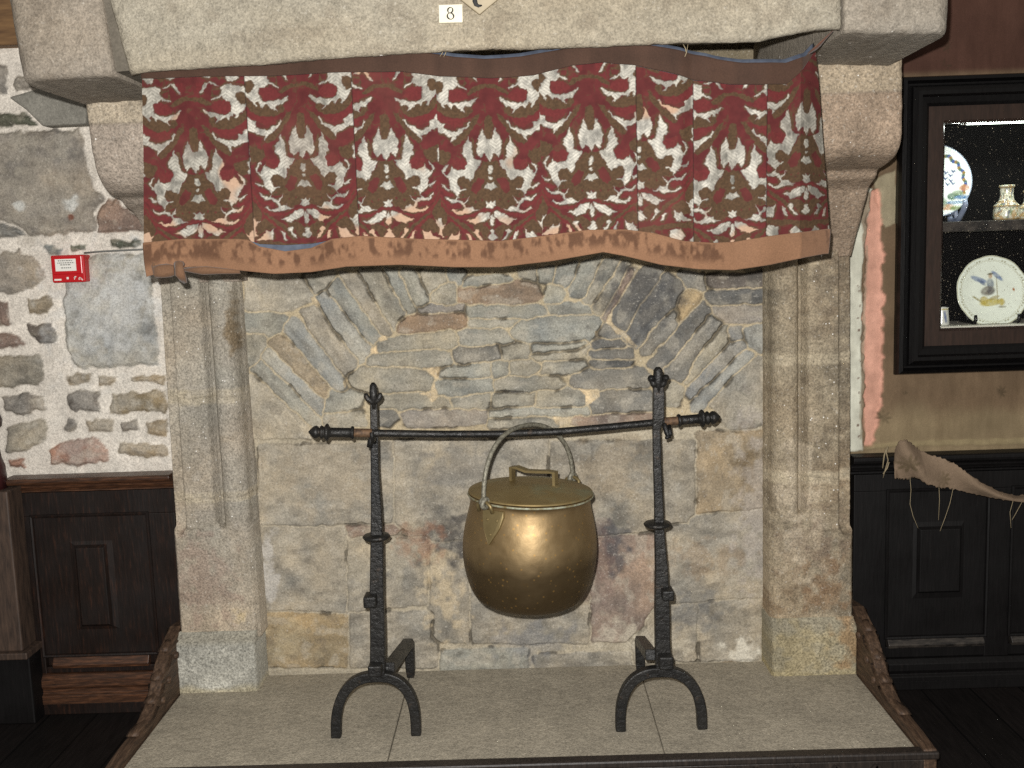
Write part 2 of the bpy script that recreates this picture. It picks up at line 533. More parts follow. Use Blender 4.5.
def post_back(X, Z, C_, Hh, n1, n2, n3):
    for px, py, r, col, amt, sd, sq, th in (
        (445, 540, 34, (70, 68, 68), .75, 3, 0.8, .56), (612, 545, 22, (80, 80, 84), .75, 4, 0.7, .55), (455, 470, 45, (120, 118, 114), .5, 5, 1.5, .5),
        (640, 300, 60, (70, 70, 72), .6, 6, 1.2, .6), (755, 270, 26, (80, 78, 74), .6, 7, 2, .55), (752, 470, 26, (112, 96, 72), .7, 8, 0.55, .55),
        (640, 640, 60, (205, 196, 176), .5, 9, 2, .56), (290, 640, 40, (190, 176, 146), .4, 11, 1.5, .54), (740, 655, 22, (220, 214, 198), .8, 12, 1.2, .5),
        (380, 560, 60, (176, 166, 146), .5, 13, 1.2, .56), (445, 590, 30, (206, 188, 156), .6, 14, 0.5, .58), (700, 560, 60, (150, 120, 84), .3, 15, 2.5, .56),
        (270, 570, 14, (200, 196, 190), .6, 16, .35, .52), (330, 470, 70, (170, 156, 134), .4, 17, 1.0, .56), (580, 560, 50, (120, 96, 88), .4, 18, 1, .56),
        (735, 667, 26, (118, 92, 54), .7, 19, 4, .5), (690, 610, 40, (104, 106, 108), .5, 20, 1.5, .58), (610, 470, 50, (164, 148, 124), .4, 21, 1, .55),
        (530, 640, 60, (120, 122, 126), .45, 23, 2, .57), (420, 540, 26, (150, 108, 84), .5, 24, 1, .54), (760, 500, 30, (176, 168, 160), .5, 25, .3, .5)):
        C_ = blot(X, Z, C_, Y_BACK, px, py, r, col, amt, sd, sq, th)
    # sooty upper part of the flue, and cream mortar lines up the corners
    z1 = at(512, 235, Y_BACK)[2]
    soot = sstep(z1 + .05, z1 + .5, Z + 0.2 * (n3 - .5))
    C_ = C_ * (1 - 0.55 * soot[..., None])
    return C_, Hh

xl = at(250, 480, Y_BACK)[0] - 0.09; xr = at(768, 480, Y_BACK)[0] + 0.09
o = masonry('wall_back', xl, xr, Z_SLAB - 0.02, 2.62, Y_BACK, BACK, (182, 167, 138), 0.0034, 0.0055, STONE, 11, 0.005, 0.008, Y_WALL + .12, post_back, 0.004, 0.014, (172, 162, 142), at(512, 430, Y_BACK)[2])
struct(o, 'back wall of the fireplace, slate arch over granite blocks')

# left rubble wall
L1 = parse('''
u: -30,75 60,60 115,90 140,140 100,180 40,190 -30,180
s: 195,80 440,70 465,200 475,405 240,415 205,370 195,250
t: 85,210 150,195 165,220 150,250 90,255
x: 80,285 160,275 178,335 120,340 90,315
v: -30,205 25,215 35,280 -30,295
v: -30,312 45,310 75,340 40,350 -30,360
a: -30,380 125,375 135,430 120,465 -30,472
u: 5,500 80,488 130,500 140,535 80,555 15,550
a: 20,590 130,568 145,590 125,640 60,665 20,665
t: 200,435 270,432 270,460 205,462
t: 295,435 350,440 340,465 300,465
t: 400,435 500,432 500,460 395,455
x: 200,490 240,480 300,485 300,545 230,545 205,520
o: 335,488 500,482 500,545 335,548
u: 185,600 210,558 232,575 220,600
t: 258,568 340,562 338,600 265,600
x: 360,575 415,570 420,605 365,610
t: 440,575 500,570 500,615 445,610
p: 148,660 200,628 300,625 328,660 320,695 230,708 155,700
t: 355,635 500,640 500,680 400,675 360,665
p: 25,690 75,685 80,710 30,715
y: 210,40 260,42 255,60 215,62
y: 330,35 420,30 420,48 340,55
q: 130,45 190,55 185,75 145,70
''', 0, 230, 3.0)
L2 = parse('''
u: -120,135 150,128 330,112 352,250 382,345 432,402 390,440 385,530 130,550 100,520 -120,470
v: 400,420 470,402 545,460 600,500 600,532 390,535
m: -120,482 60,492 115,545 -120,572
''', 0, 100, 4.04)
L3 = parse('''
y: -200,600 150,582 200,645 -200,645
u: -200,310 35,330 40,480 -200,490
u: 70,400 130,400 240,440 90,465 65,450
''', 0, 0, 5.12)
rr = random.Random(5); LX = []
y = 20
while y < 760:
    h = rr.uniform(22, 46); x = -40 + rr.uniform(-10, 10)
    while x > -420:
        w = rr.uniform(34, 80)
        LX.append((rr.choice('utavxp'), [(x - 5, y + 4), (x - 5, y + h - 6), (x - w / 2, y + h - 3), (x - w + 5, y + h - 6), (x - w + 4, y + 5), (x - w / 2, y + rr.uniform(0, 4))]))
        x -= w + 3
    y += h
def post_left(X, Z, C_, Hh, n1, n2, n3):
    for px, py, r, col, amt, sd, sq, th in ((40, 190, 60, (168, 160, 146), .5, 3, 1, .56), (20, 207, 6, (206, 206, 200), .9, 4, 1, .35), (73, 203, 8, (206, 206, 200), .9, 5, 1.2, .35), (72, 217, 3, (120, 76, 60), .9, 6, 1, .3),
        (130, 300, 50, (205, 206, 204), .55, 7, .8, .55), (90, 310, 60, (205, 206, 204), .35, 8, .8, .56), (110, 420, 90, (220, 216, 206), .25, 9, 1, .55)):
        C_ = blot(X, Z, C_, Y_WALL, px, py, r, col, amt, sd, sq, th)
    return C_, Hh
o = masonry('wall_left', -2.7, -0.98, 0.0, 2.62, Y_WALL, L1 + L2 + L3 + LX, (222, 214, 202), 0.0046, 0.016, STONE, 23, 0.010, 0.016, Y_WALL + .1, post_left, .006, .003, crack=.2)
struct(o, 'rubble stone wall with pale lime mortar left of the fireplace')

# wedge of grey slate jutting from the left wall below the mantel end
S_SLATE = granite('slate', (136, 133, 124), 0.2, 160, 0.4, 0, 0.2, 0, .25)
mb = MB()
pp = [(8, 97), (42, 87), (51, 87), (86, 100), (86, 124), (42, 126), (25, 109)]
V, Fc = prism([at(a, b, Y_WALL - .06)[[0, 2]] for a, b in pp], Y_WALL - .06, Y_WALL + .05)
o = bev(mb.add(V, Fc).build('corbel_stone', S_SLATE, None, False), .008)
tag(o, 'grey slate stone jutting from the rubble wall below the left end of the mantel', 'stone')
# timber at the wall's upper left corner
t = NT('brown_timber')
g = t.noise(14, 5, 0.6, t.mapping((.6, 4, 4)))
t.set(t.ramp(g, [(0.3, lin4((92, 66, 42))), (0.7, lin4((132, 100, 64)))]), 0.7)
TIMBER = t.m
a0 = at(-60, -30, Y_WALL - .03); a1 = at(17.5, 46, Y_WALL - .03)
o = bev(MB().box((-2.7, Y_WALL - .05, a1[2]), (a1[0] + .06, Y_WALL + .03, 2.62)).build('wall_timber', TIMBER, None, False), .006)
tag(o, 'brown timber on the wall at the upper left beside the mantel', 'timber')

# ------------------------------------------------------------------ right wall: painted cloth, torn edge, salmon plaster
t = NT('painted_wall_cloth')
c = t.attr()
wv = t.noise(420, 2, .6); c = t.mix(1.0, c, t.ramp(wv, [(.3, (.86,) * 3), (.7, (1.14,) * 3)]), 'MULTIPLY')
st = t.ramp(t.noise(5, 5, .65, t.mapping((3, 1, .7))), [(.3, (.8, .78, .76)), (.7, (1.18, 1.18, 1.18))]); c = t.mix(1.0, c, st, 'MULTIPLY')
t.set(c, .9, 0, .2); t.bump(wv, .25, .003); t.bump(t.noise(20, 4), .3, .01)
CLOTHWALL = t.m
def star_mask(X, Z, px, py, r, Y, k=8):
    c = at(px, py, Y); rr = r / F * Y
    dx, dz = X - c[0], Z - c[2]; d = np.hypot(dx, dz) / rr; a = np.arctan2(dz, dx)
    return sstep(0.0, .25, (0.42 + 0.58 * np.abs(np.cos(a * k / 2)) ** 1.5) - d)
def right_wall():
    x0, x1, z0, z1 = 0.98, 2.75, 0.0, 2.62
    nx, nz = 440, 600
    X, Z = np.meshgrid(np.linspace(x0, x1, nx), np.linspace(z0, z1, nz))
    n1 = fbm(X * 9, Z * 9, 3, 4); n2 = fbm(X * 40, Z * 40, 5, 3)
    zt = at(960, 74, Y_WALL)[2]
    up = sstep(zt - .01, zt + .02, Z)[..., None]
    C_ = lin((112, 94, 74)) * (1 - up) + lin((78, 54, 45)) * up
    zb = at(950, 410, Y_WALL)[2]
    lo = sstep(zb + .05, zb - .05, Z + .1 * (n1 - .5))[..., None]
    C_ = C_ * (1 - lo) + lin((136, 120, 94)) * lo
    C_ = C_ * (0.72 + 0.56 * n1)[..., None]
    H_ = 0.003 * n1
    # the edge beside the jamb: pale batten, salmon plaster, bare plaster
    def strip(pts, col, h, rag, sd, amt=1.0):
        nonlocal C_, H_
        Q = np.array([at(a, b, Y_WALL)[[0, 2]] for a, b in pts])
        wx = X + rag * (fbm(X * 30, Z * 30, sd, 3) - .5); wz = Z + rag * (fbm(X * 30, Z * 30, sd + 7, 3) - .5)
        ins, d = poly_dist(wx, wz, Q)
        w = np.where(ins, sstep(0, .006, d), 0) * amt
        C_ = C_ * (1 - w[..., None]) + lin(col) * (0.8 + .4 * n2)[..., None] * w[..., None]
        H_ = H_ + h * w
    strip([(872, 178), (895, 170), (898, 222), (885, 230), (880, 215)], (150, 140, 116), -.004, .02, 11)
    strip([(868, 190), (882, 190), (884, 240), (886, 300), (882, 400), (876, 446), (864, 446), (862, 300)], (210, 160, 140), -.012, .032, 21)
    strip([(850, 180), (873, 188), (868, 235), (862, 280), (862, 350), (862, 420), (864, 452), (845, 452)], (206, 206, 190), .004, .014, 31)
    strip([(858, 190), (872, 192), (868, 235), (865, 300), (865, 360), (866, 448), (861, 448), (862, 330), (863, 250)], (132, 112, 90), .0, .022, 37, .8)
    strip([(866, 245), (870, 245), (868, 300), (866, 370), (862, 440), (858, 440), (860, 350)], (150, 140, 120), .0, .012, 41, .7)
    strip([(862, 445), (900, 440), (1060, 436), (1060, 444), (900, 447), (862, 450)], (150, 136, 104), .004, .008, 51, .7)
    for px, py, r in ((948, 46, 8), (944, 66, 8), (883, 418, 10), (1000, 392, 8), (905, 395, 5)):
        w = (star_mask(X, Z, px, py, r, Y_WALL) * sstep(.3, .7, n2))[..., None] * .5
        C_ = C_ * (1 - w) + lin((52, 48, 34)) * w
    for k, py in enumerate((286, 291, 306, 318, 330, 361, 378, 392, 402, 425, 436)):
        w = star_mask(X, Z, 857.5 + (k % 3), py, 1.6, Y_WALL)[..., None] * .8
        C_ = C_ * (1 - w) + lin((92, 60, 46)) * w
    o = sheet('wall_right', X, Y_WALL - H_, Z, CLOTHWALL, None, C_, None, Y_WALL + .1)
    # recess behind the glazed cabinet
    a, b = at(936, 230, Y_WALL)[0], at(936, 230, Y_WALL)[0] + .66
    zt2, zb2 = at(960, 112, Y_WALL)[2], at(960, 336, Y_WALL)[2]
    bm = bmesh.new(); bm.from_mesh(o.data)
    kill = [f for f in bm.faces if a < f.calc_center_median().x < b and zb2 < f.calc_center_median().z < zt2 and f.calc_center_median().y < Y_WALL + .03]
    bmesh.ops.delete(bm, geom=kill, context='FACES'); bm.to_mesh(o.data); bm.free()
    return o
struct(right_wall(), 'wall with brown painted cloth and a torn salmon edge right of the fireplace')

# ------------------------------------------------------------------ floor and flue
t = NT('dark_floor_boards')
bk = t.n.new('ShaderNodeTexBrick'); t.l.new(t.mapping((1, 1, 1)), bk.inputs['Vector'])
mp = bk.inputs['Vector'].links[0].from_node; mp.inputs['Rotation'].default_value = (0, 0, math.radians(90))
for k, v in (('Scale', 1.0), ('Mortar Size', .004), ('Brick Width', 2.4), ('Row Height', .17), ('Bias', 0.0)): bk.inputs[k].default_value = v
bk.inputs['Color1'].default_value = lin4((19, 17, 16)); bk.inputs['Color2'].default_value = lin4((27, 23, 22)); bk.inputs['Mortar'].default_value = lin4((8, 7, 7))
g = t.noise(16, 5, .6, t.mapping((6, .6, 1)))
c = t.mix(1.0, bk.outputs[0], t.ramp(g, [(.3, (.6,) * 3), (.7, (1.5,) * 3)]), 'MULTIPLY')
t.set(c, .55, 0, .2); t.bump(g, .2, .004)
FLOORM = t.m
o = MB().box((-2.7, .2, -.08), (2.75, Y_WALL + .1, 0)).build('floor', FLOORM, None, False)
o['kind'] = 'structure'; o['category'] = 'floor'
# unseen cap added over the flue to keep ambient light out
DARK = granite('light_cap_dark', (58, 54, 50), .3, 120, .5)
o = MB().box((-1.25, 2.5, 2.62), (1.2, Y_WALL + .1, 2.72)).build('flue_light_cap', DARK, None, False)
o['kind'] = 'structure'; o['category'] = 'flue_light_cap'

# ------------------------------------------------------------------ the stone fireplace: jambs, plinths, corbels, mantel
FP = thing('stone_fireplace', 'large granite fireplace with moulded jambs, curved corbels and a heavy stone mantel', 'fireplace', (0, Y_JAMB, Z_SLAB))

def line_x(p0, p1, Y):
    a = at(p0[0], p0[1], Y); b = at(p1[0], p1[1], Y)
    return lambda z: a[0] + (b[0] - a[0]) * (z - a[2]) / (b[2] - a[2])

def make_jamb(side, outer, inner, zbot, ztop, joints, stops, base, seed, stain):
    xo = line_x(*outer, Y_JAMB); xi = line_x(*inner, Y_JAMB)
    nz, na = 420, 110
    zz = np.linspace(zbot, ztop, nz); aa = np.linspace(0, 1, na)
    A_, Z = np.meshgrid(aa, zz)
    X = np.vectorize(xo)(Z) * (1 - A_) + np.vectorize(xi)(Z) * A_
    # section of the moulding, from the outer arris (0) to the inner (1)
    def prof(a):
        d = np.zeros_like(a)
        d += 0.040 * sstep(.19, .11, a)                       # outer fillet set back
        d += 0.012 * np.exp(-((a - .15) / .022) ** 2)           # quirk
        d += 0.034 * np.exp(-((a - .60) / .04) ** 2)           # quirk
        r = np.clip((a - .78) / .19, -1, 1)
        d += np.where(a > .60, 0.06 * (1 - np.sqrt(np.clip(1 - r * r, 0, 1))), 0)   # roll
        d += np.where(a > .955, (a - .955) / .045 * .03, 0)
        return d
    plain = 0.006 + np.where(A_ > .94, (A_ - .94) / .06 * .02, 0) + np.where(A_ < .03, (.03 - A_) / .03 * .012, 0)
    zs1 = at(*stops[0], Y_JAMB)[2]; zs2 = at(*stops[1], Y_JAMB)[2]
    zst = np.where(A_ > .4, zs1, zs2)
    ru = np.where(A_ > .4, (A_ - .78) / .2, (A_ - .07) / .07)
    zst = zst - .018 * np.sqrt(np.clip(1 - ru * ru, 0, 1))
    w = sstep(-.006, .006, Z - zst)
    D_ = prof(A_) * w + plain * (1 - w)
    n1 = fbm(X * 12, Z * 12, seed, 4); n2 = fbm(X * 50, Z * 50, seed + 3, 3); n3 = fbm(X * 5, Z * 5, seed + 8, 3)
    C_ = lin(base) * (0.72 + .56 * n1)[..., None] * (1 + (n3 - .5)[..., None] * np.array([.35, .1, -.15]))
    for k, (pj, wj) in enumerate(joints):
        zj = at(*pj, Y_JAMB)[2]
        jz = Z - zj + .012 * (fbm(X * 18, Z * 4, seed + 30 + k, 3) - .5)
        m = sstep(wj, wj * .55, np.abs(jz + 0.012 * (n2 - .5))) * (0.30 + .60 * n1)
        C_ = C_ * (1 - m[..., None]) + lin((186, 174, 150)) * (.85 + .3 * n2)[..., None] * m[..., None]
        m2 = sstep(.005, .002, np.abs(jz)) * .5
        C_ = C_ * (1 - m2[..., None]) + lin((140, 130, 112)) * m2[..., None]
    for px, py, r, col, amt, sd, sq, th in stain: C_ = blot(X, Z, C_, Y_JAMB, px, py, r, col, amt, sd, sq, th)
    D_ = D_ + .006 * (n2 - .5) + .006 * (n1 - .5)
    j = sheet('jamb', X, Y_JAMB + D_, Z, GRANITE, FP, C_, None, Y_WALL + .06)
    j['label'] = 'granite jamb with roll moulding on the %s of the hearth' % side
    # inner reveal is the skirt; plinth below
    return j, xo, xi

zc_l = at(130, 175, 3.0)[2]
JL, xol, xil = make_jamb('left side', ((156, 289), (177, 600)), ((233, 289), (257, 604)), at(215, 640, Y_JAMB)[2], 1.92,
    [((195, 398), .030), ((200, 498), .022)], ((232, 525), (168, 530)), (162, 152, 136), 41,
    ((200, 580, 46, (140, 112, 102), .35, 3, .8, .55), (235, 450, 60, (158, 152, 142), .4, 4, .4, .55), (240, 616, 16, (200, 180, 140), .7, 5, 2, .5), (160, 590, 12, (196, 186, 166), .6, 7, .3, .5), (229, 330, 7, (112, 92, 62), .7, 9, .22, .5)))
JR, xor_, xir = make_jamb('right side', ((854, 275), (854, 591)), ((771, 275), (771, 591)), at(812, 628, Y_JAMB)[2], 1.92,
    [((812, 359), .022), ((812, 478), .026)], ((790, 512), (843, 530)), (134, 120, 100), 57,
    ((815, 545, 40, (122, 98, 84), .35, 3, .8, .55), (790, 420, 90, (190, 176, 150), .35, 4, .12, .64), (800, 500, 30, (196, 182, 160), .5, 6, .3, .6), (830, 590, 30, (128, 96, 66), .5, 7, .8, .56), (845, 270, 40, (92, 84, 74), .4, 8, .6, .54)))

def make_plinth(jamb, x0, x1, ztop, base, seed, rust):
    nz, na = 80, 110
    Z0 = Z_SLAB - .01
    A_, S = np.meshgrid(np.linspace(0, 1, na), np.linspace(0, 1, nz))
    X = x0 + (x1 - x0) * A_; Z = Z0 + (ztop - Z0) * S
    top = sstep(ztop - .035, ztop, Z)
    e = np.minimum(A_, 1 - A_)
    Y = Y_JAMB - .028 + .028 * top + .012 * sstep(.03, 0, e) ** 2
    n1 = fbm(X * 16, Z * 16, seed, 4); n2 = fbm(X * 60, Z * 60, seed + 4, 3)
    C_ = lin(base) * (.72 + .56 * n1)[..., None]
    w = sstep(.045, .02, ztop - Z) * .6
    C_ = C_ * (1 - w[..., None]) + lin((140, 134, 118)) * w[..., None]
    for st in rust: C_ = blot(X, Z, C_, Y_JAMB, *st)
    w = sstep(.03, .0, Z - Z_SLAB + .03 * (n1 - .5)) * .5
    C_ = C_ * (1 - w[..., None]) + lin((170, 156, 118)) * w[..., None]
    o = sheet('plinth', X, Y + .006 * (n2 - .5), Z, granite('plinth_granite', None, .5, 150, .5, 0, .12), jamb, C_, None, Y_WALL + .05)
    return o
make_plinth(JL, at(177, 660, Y_JAMB)[0], at(258, 680, Y_JAMB)[0] + .005, at(215, 632, Y_JAMB)[2], (164, 162, 152), 71, [])
make_plinth(JR, at(770, 676, Y_JAMB)[0], at(855, 673, Y_JAMB)[0], at(812, 618, Y_JAMB)[2], (150, 142, 120), 75, [(848, 640, 22, (150, 108, 60), .5, 3, .8, .55), (800, 655, 40, (160, 142, 96), .3, 5, 1, .57)])

def make_corbel(jamb, xout, xin, trace, ztop, base, seed, joint_py, label):
    pr = [at_x(a, b, xout) for a, b in trace]
    pr = [(p[1], p[2]) for p in pr]
    pr = [(pr[0][0], ztop + .006)] + pr
    # resample the profile smoothly
    Yp = np.array([p[0] for p in pr]); Zp = np.array([p[1] for p in pr])
    L = np.concatenate([[0], np.cumsum(np.hypot(np.diff(Yp), np.diff(Zp)))])
    ns, na = 150, 90
    s = np.linspace(0, L[-1], ns); Ys = np.interp(s, L, Yp); Zs = np.interp(s, L, Zp)
    k = np.array([1, 2, 3, 2, 1.]) / 9
    for _ in range(2):
        Ys[2:-2] = np.convolve(Ys, k, 'valid'); Zs[2:-2] = np.convolve(Zs, k, 'valid')
    A_, S_ = np.meshgrid(np.linspace(0, 1, na), np.arange(ns))
    X = xout + (xin - xout) * A_; Y = Ys[S_.astype(int)]; Z = Zs[S_.astype(int)]
    e = np.minimum(A_, 1 - A_) * abs(xin - xout)
    Y = Y + .018 * (1 - np.sqrt(np.clip(1 - (1 - np.clip(e / .018, 0, 1)) ** 2, 0, 1)))
    n1 = fbm(X * 14, (Z + Y) * 14, seed, 4); n2 = fbm(X * 60, Z * 60, seed + 4, 3)
    C_ = lin(base) * (.74 + .52 * n1)[..., None]
    zj = joint_py
    up = sstep(zj - .004, zj + .004, Z)[..., None] * .6
    C_ = C_ * (1 - up) + lin((162, 150, 128)) * (.8 + .4 * n1)[..., None] * up
    m = sstep(.006, .002, np.abs(Z - zj + .006 * (n1 - .5)))[..., None] * .4
    C_ = C_ * (1 - m) + lin((110, 100, 90)) * m
    o = sheet('corbel', X, Y + .008 * (n2 - .5) + .006 * (n1 - .5), Z, GRANITE, jamb, C_, None, Y_WALL + .04)
    o['label'] = label
    return o
xo_l = at(156, 289, Y_JAMB)[0]; xo_r = at(854, 275, Y_JAMB)[0]
zt_l = at_x(83.5, 102, xo_l)[2]; zt_r = at_x(904, 56, xo_r)[2]
make_corbel(JL, xo_l, xil(1.5) + .02, [(83.5, 102), (85, 112), (86.5, 125), (88.5, 140), (91, 155), (95, 172), (100, 184), (107, 193), (113, 196), (118, 198), (122, 205), (130, 211), (137, 220), (142, 230), (147, 246), (150.5, 256), (153.5, 268), (157, 284)],
    zt_l, (156, 144, 131), 81, at_x(86.5, 125, xo_l)[2], 'curved granite corbel under the left end of the mantel')
make_corbel(JR, xo_r, xir(1.5) - .02, [(904, 56), (904, 70), (904, 90), (904.5, 115), (904, 135), (902, 147), (898, 155), (892, 161), (885, 166), (879.5, 169), (878, 177), (874, 182), (870, 188), (867.5, 200), (864, 212), (861, 224), (857, 238), (853, 256)],
    zt_r, (146, 128, 110), 85, at_x(904, 91, xo_r)[2], 'curved granite corbel under the right end of the mantel')

# mantel: three stones
def mantel_stone(name, xs, zb, base, seed, ylo, label, round_l=.0, round_r=.0, ztop=2.62, tw=0.0, rise=0.0, r=.022):
    """xs: x positions left to right, zb(x): underside height; closed section lofted along x"""
    loops = []; cols = []
    n = len(xs)
    for i, x in enumerate(xs):
        z0 = zb(x)
        rl = 0
        if round_l: rl = max(rl, round_l * (1 - math.sqrt(max(0, 1 - (1 - min(1, (x - xs[0]) / round_l)) ** 2))))
        if round_r: rl = max(rl, round_r * (1 - math.sqrt(max(0, 1 - (1 - min(1, (xs[-1] - x) / round_r)) ** 2))))
        y0 = Y_LINT + rl
        pts = [(ylo, z0 + rise * (ylo - y0 - r))]
        for y in np.linspace(ylo, y0 + r, 16)[1:]: pts.append((y, z0 + rise * (y - y0 - r)))
        for k in range(1, 6):
            a = k / 6 * math.pi / 2
            pts.append((y0 + r - r * math.sin(a), z0 + r - r * math.cos(a)))
        for z in np.linspace(z0 + r, 2.35, 46): pts.append((y0, z))
        for z in np.linspace(2.35, ztop, 5)[1:]: pts.append((y0, z))
        pts.append((ylo, ztop))
        loops.append([(x + tw * (p[1] - 2.02) * (1 if not rise else (xs[-1] - x) / (xs[-1] - xs[0])), p[0], p[1]) for p in pts])
    V = np.array(loops).reshape(-1, 3)
    n1 = fbm(V[:, 0] * 7 + V[:, 1] * 5, V[:, 2] * 7 + V[:, 1] * 6, seed, 4); n2 = fbm(V[:, 0] * 45, (V[:, 2] + V[:, 1]) * 45, seed + 3, 3)
    n3 = fbm(V[:, 0] * 2.5, V[:, 2] * 6, seed + 6, 3)
    C_ = lin(base) * (.82 + .36 * n1)[:, None] * (1 + (n3 - .5)[:, None] * np.array([.10, 0, -.14]))
    d = sstep(.55, .75, fbm(V[:, 0] * 22, V[:, 2] * 22 + V[:, 1] * 9, seed + 12, 3))[:, None] * .25
    C_ = C_ * (1 - d) + lin((96, 84, 70)) * d
    V2 = V.copy(); V2[:, 1] += .008 * (n2 - .5) + .008 * (n1 - .5); V2[:, 2] += .008 * (n2 - .5)
    m = MB().loft(V2.reshape(len(xs), -1, 3).tolist(), cap=True)
    o = mk(name, m.v, m.f, LINTEL_M, FP, True, C_)
    o['label'] = label
    return o
def zline(pts):
    P = [at(a, b, Y_LINT) for a, b in pts]
    X_ = [p[0] for p in P]; Z_ = [p[2] for p in P]
    return lambda x: float(np.interp(x, X_, Z_))
xa = at(12, 20, Y_LINT)[0]; xb = at(111, 60, Y_LINT)[0]; xc = at(124, 60, Y_LINT)[0]; xd = at(843, 20, Y_LINT)[0]; xe = at(952, 15, Y_LINT)[0]
beam_z = zline([(110, 75), (145, 71), (200, 67.5), (260, 64), (330, 58), (400, 53), (435, 51), (480, 48.5), (540, 48), (600, 46), (660, 43), (720, 41.5), (765, 40), (790, 34), (820, 29), (850, 28)])
cl, cr_ = zline([(16, 82), (26, 80), (112, 75), (140, 74)]), zline([(838, 31), (947, 33)])
def cluster(a, b, n): return np.concatenate([a + (b - a) * np.array([0, .004, .012, .022, .034]) , np.linspace(a + .05 * (b - a), b - .05 * (b - a), n), b - (b - a) * np.array([.034, .022, .012, .004, 0])])
mantel_stone('mantel_end_stone', cluster(xa, xb, 34), cl, (132, 123, 111), 91, Y_WALL + .05, 'brownish granite end stone of the mantel above the left corbel', .04, .02, 2.62, -.10)
mantel_stone('mantel_beam', cluster(xc, xd, 160), beam_z, (144, 136, 120), 95, Y_LINT + .30, 'long pale granite beam of the mantel', .02, .012, 2.62, -.20, .19, .014)
mantel_stone('mantel_end_stone', cluster(xd + .004, xe, 34), cr_, (136, 128, 116), 99, Y_WALL + .05, 'granite end stone of the mantel above the right corbel', .012, .035)
# grey mortar joint between the left end stone and the beam
MORT = granite('grey_mortar', (98, 92, 82), .12, 160, .4)
zj = beam_z(xc)
m = MB()
V, Fc = prism([(xb - .05, 2.62), (xc + .03, 2.62), (xc + .03, zj + .012), (xb - .03, zj + .006)], Y_LINT + .022, Y_LINT + .25)
m.add(V, Fc).build('mortar_joint', MORT, FP, False)

# ------------------------------------------------------------------ hearth: stone slabs and a carved wooden fender
HE = thing('hearth', 'raised grey stone hearth slab on which the andirons stand', 'hearth', (0, 3.0, 0))
HSTONE = granite('hearth_stone', (158, 150, 134), .34, 170, .4, 0.0, .14)
pl = [at_z(182, 690, Z_SLAB), at_z(125, 768, Z_SLAB)]; pr_ = [at_z(856, 668, Z_SLAB), at_z(912, 749, Z_SLAB)]
xl = (pl[0][0] + pl[1][0]) / 2; xr = (pr_[0][0] + pr_[1][0]) / 2
j1 = at_z(398, 720, Z_SLAB)[0]; j2 = at_z(655, 720, Z_SLAB)[0]
yf = (at_z(300, 766, Z_SLAB)[1] + at_z(880, 751, Z_SLAB)[1]) / 2
for a, b in ((xl, j1 - .0012), (j1 + .0012, j2 - .0007), (j2 + .0007, xr)):
    bev(MB().box((a, yf, 0.0), (b, Y_BACK - .016, Z_SLAB)).build('stone_slab', HSTONE, HE, False), .004)

t = NT('carved_oak')
g = t.noise(22, 5, .65, t.mapping((6, .7, 6)))
c = t.ramp(g, [(.25, lin4((34, 26, 21))), (.5, lin4((72, 55, 42))), (.75, lin4((108, 86, 68)))])
t.set(c, .6, 0, .35); t.bump(g, .3, .006)
OAK = t.m
t = NT('dark_oak')
g = t.noise(20, 5, .65, t.mapping((5, 5, .6)))
c = t.ramp(g, [(.25, lin4((24, 21, 19))), (.55, lin4((44, 38, 34))), (.8, lin4((66, 57, 50)))])
t.set(c, .45, 0, .4); t.bump(g, .25, .005)
DOAK = t.m
FE = thing('hearth_fender', 'carved dark wooden fender boards edging the raised hearth', 'fender', (0, yf, 0))
prof_r = [at_x(a, b, xr + .03) for a, b in ((857, 603), (861, 606), (866, 616), (870, 624), (873, 632), (877, 642), (880, 652), (882, 660), (884, 668), (886.5, 676), (889, 683), (894, 694), (899, 704), (908, 716), (920, 731), (931, 746))]
prof_r = [(p[1], p[2]) for p in prof_r]
ztip = prof_r[-1][1]
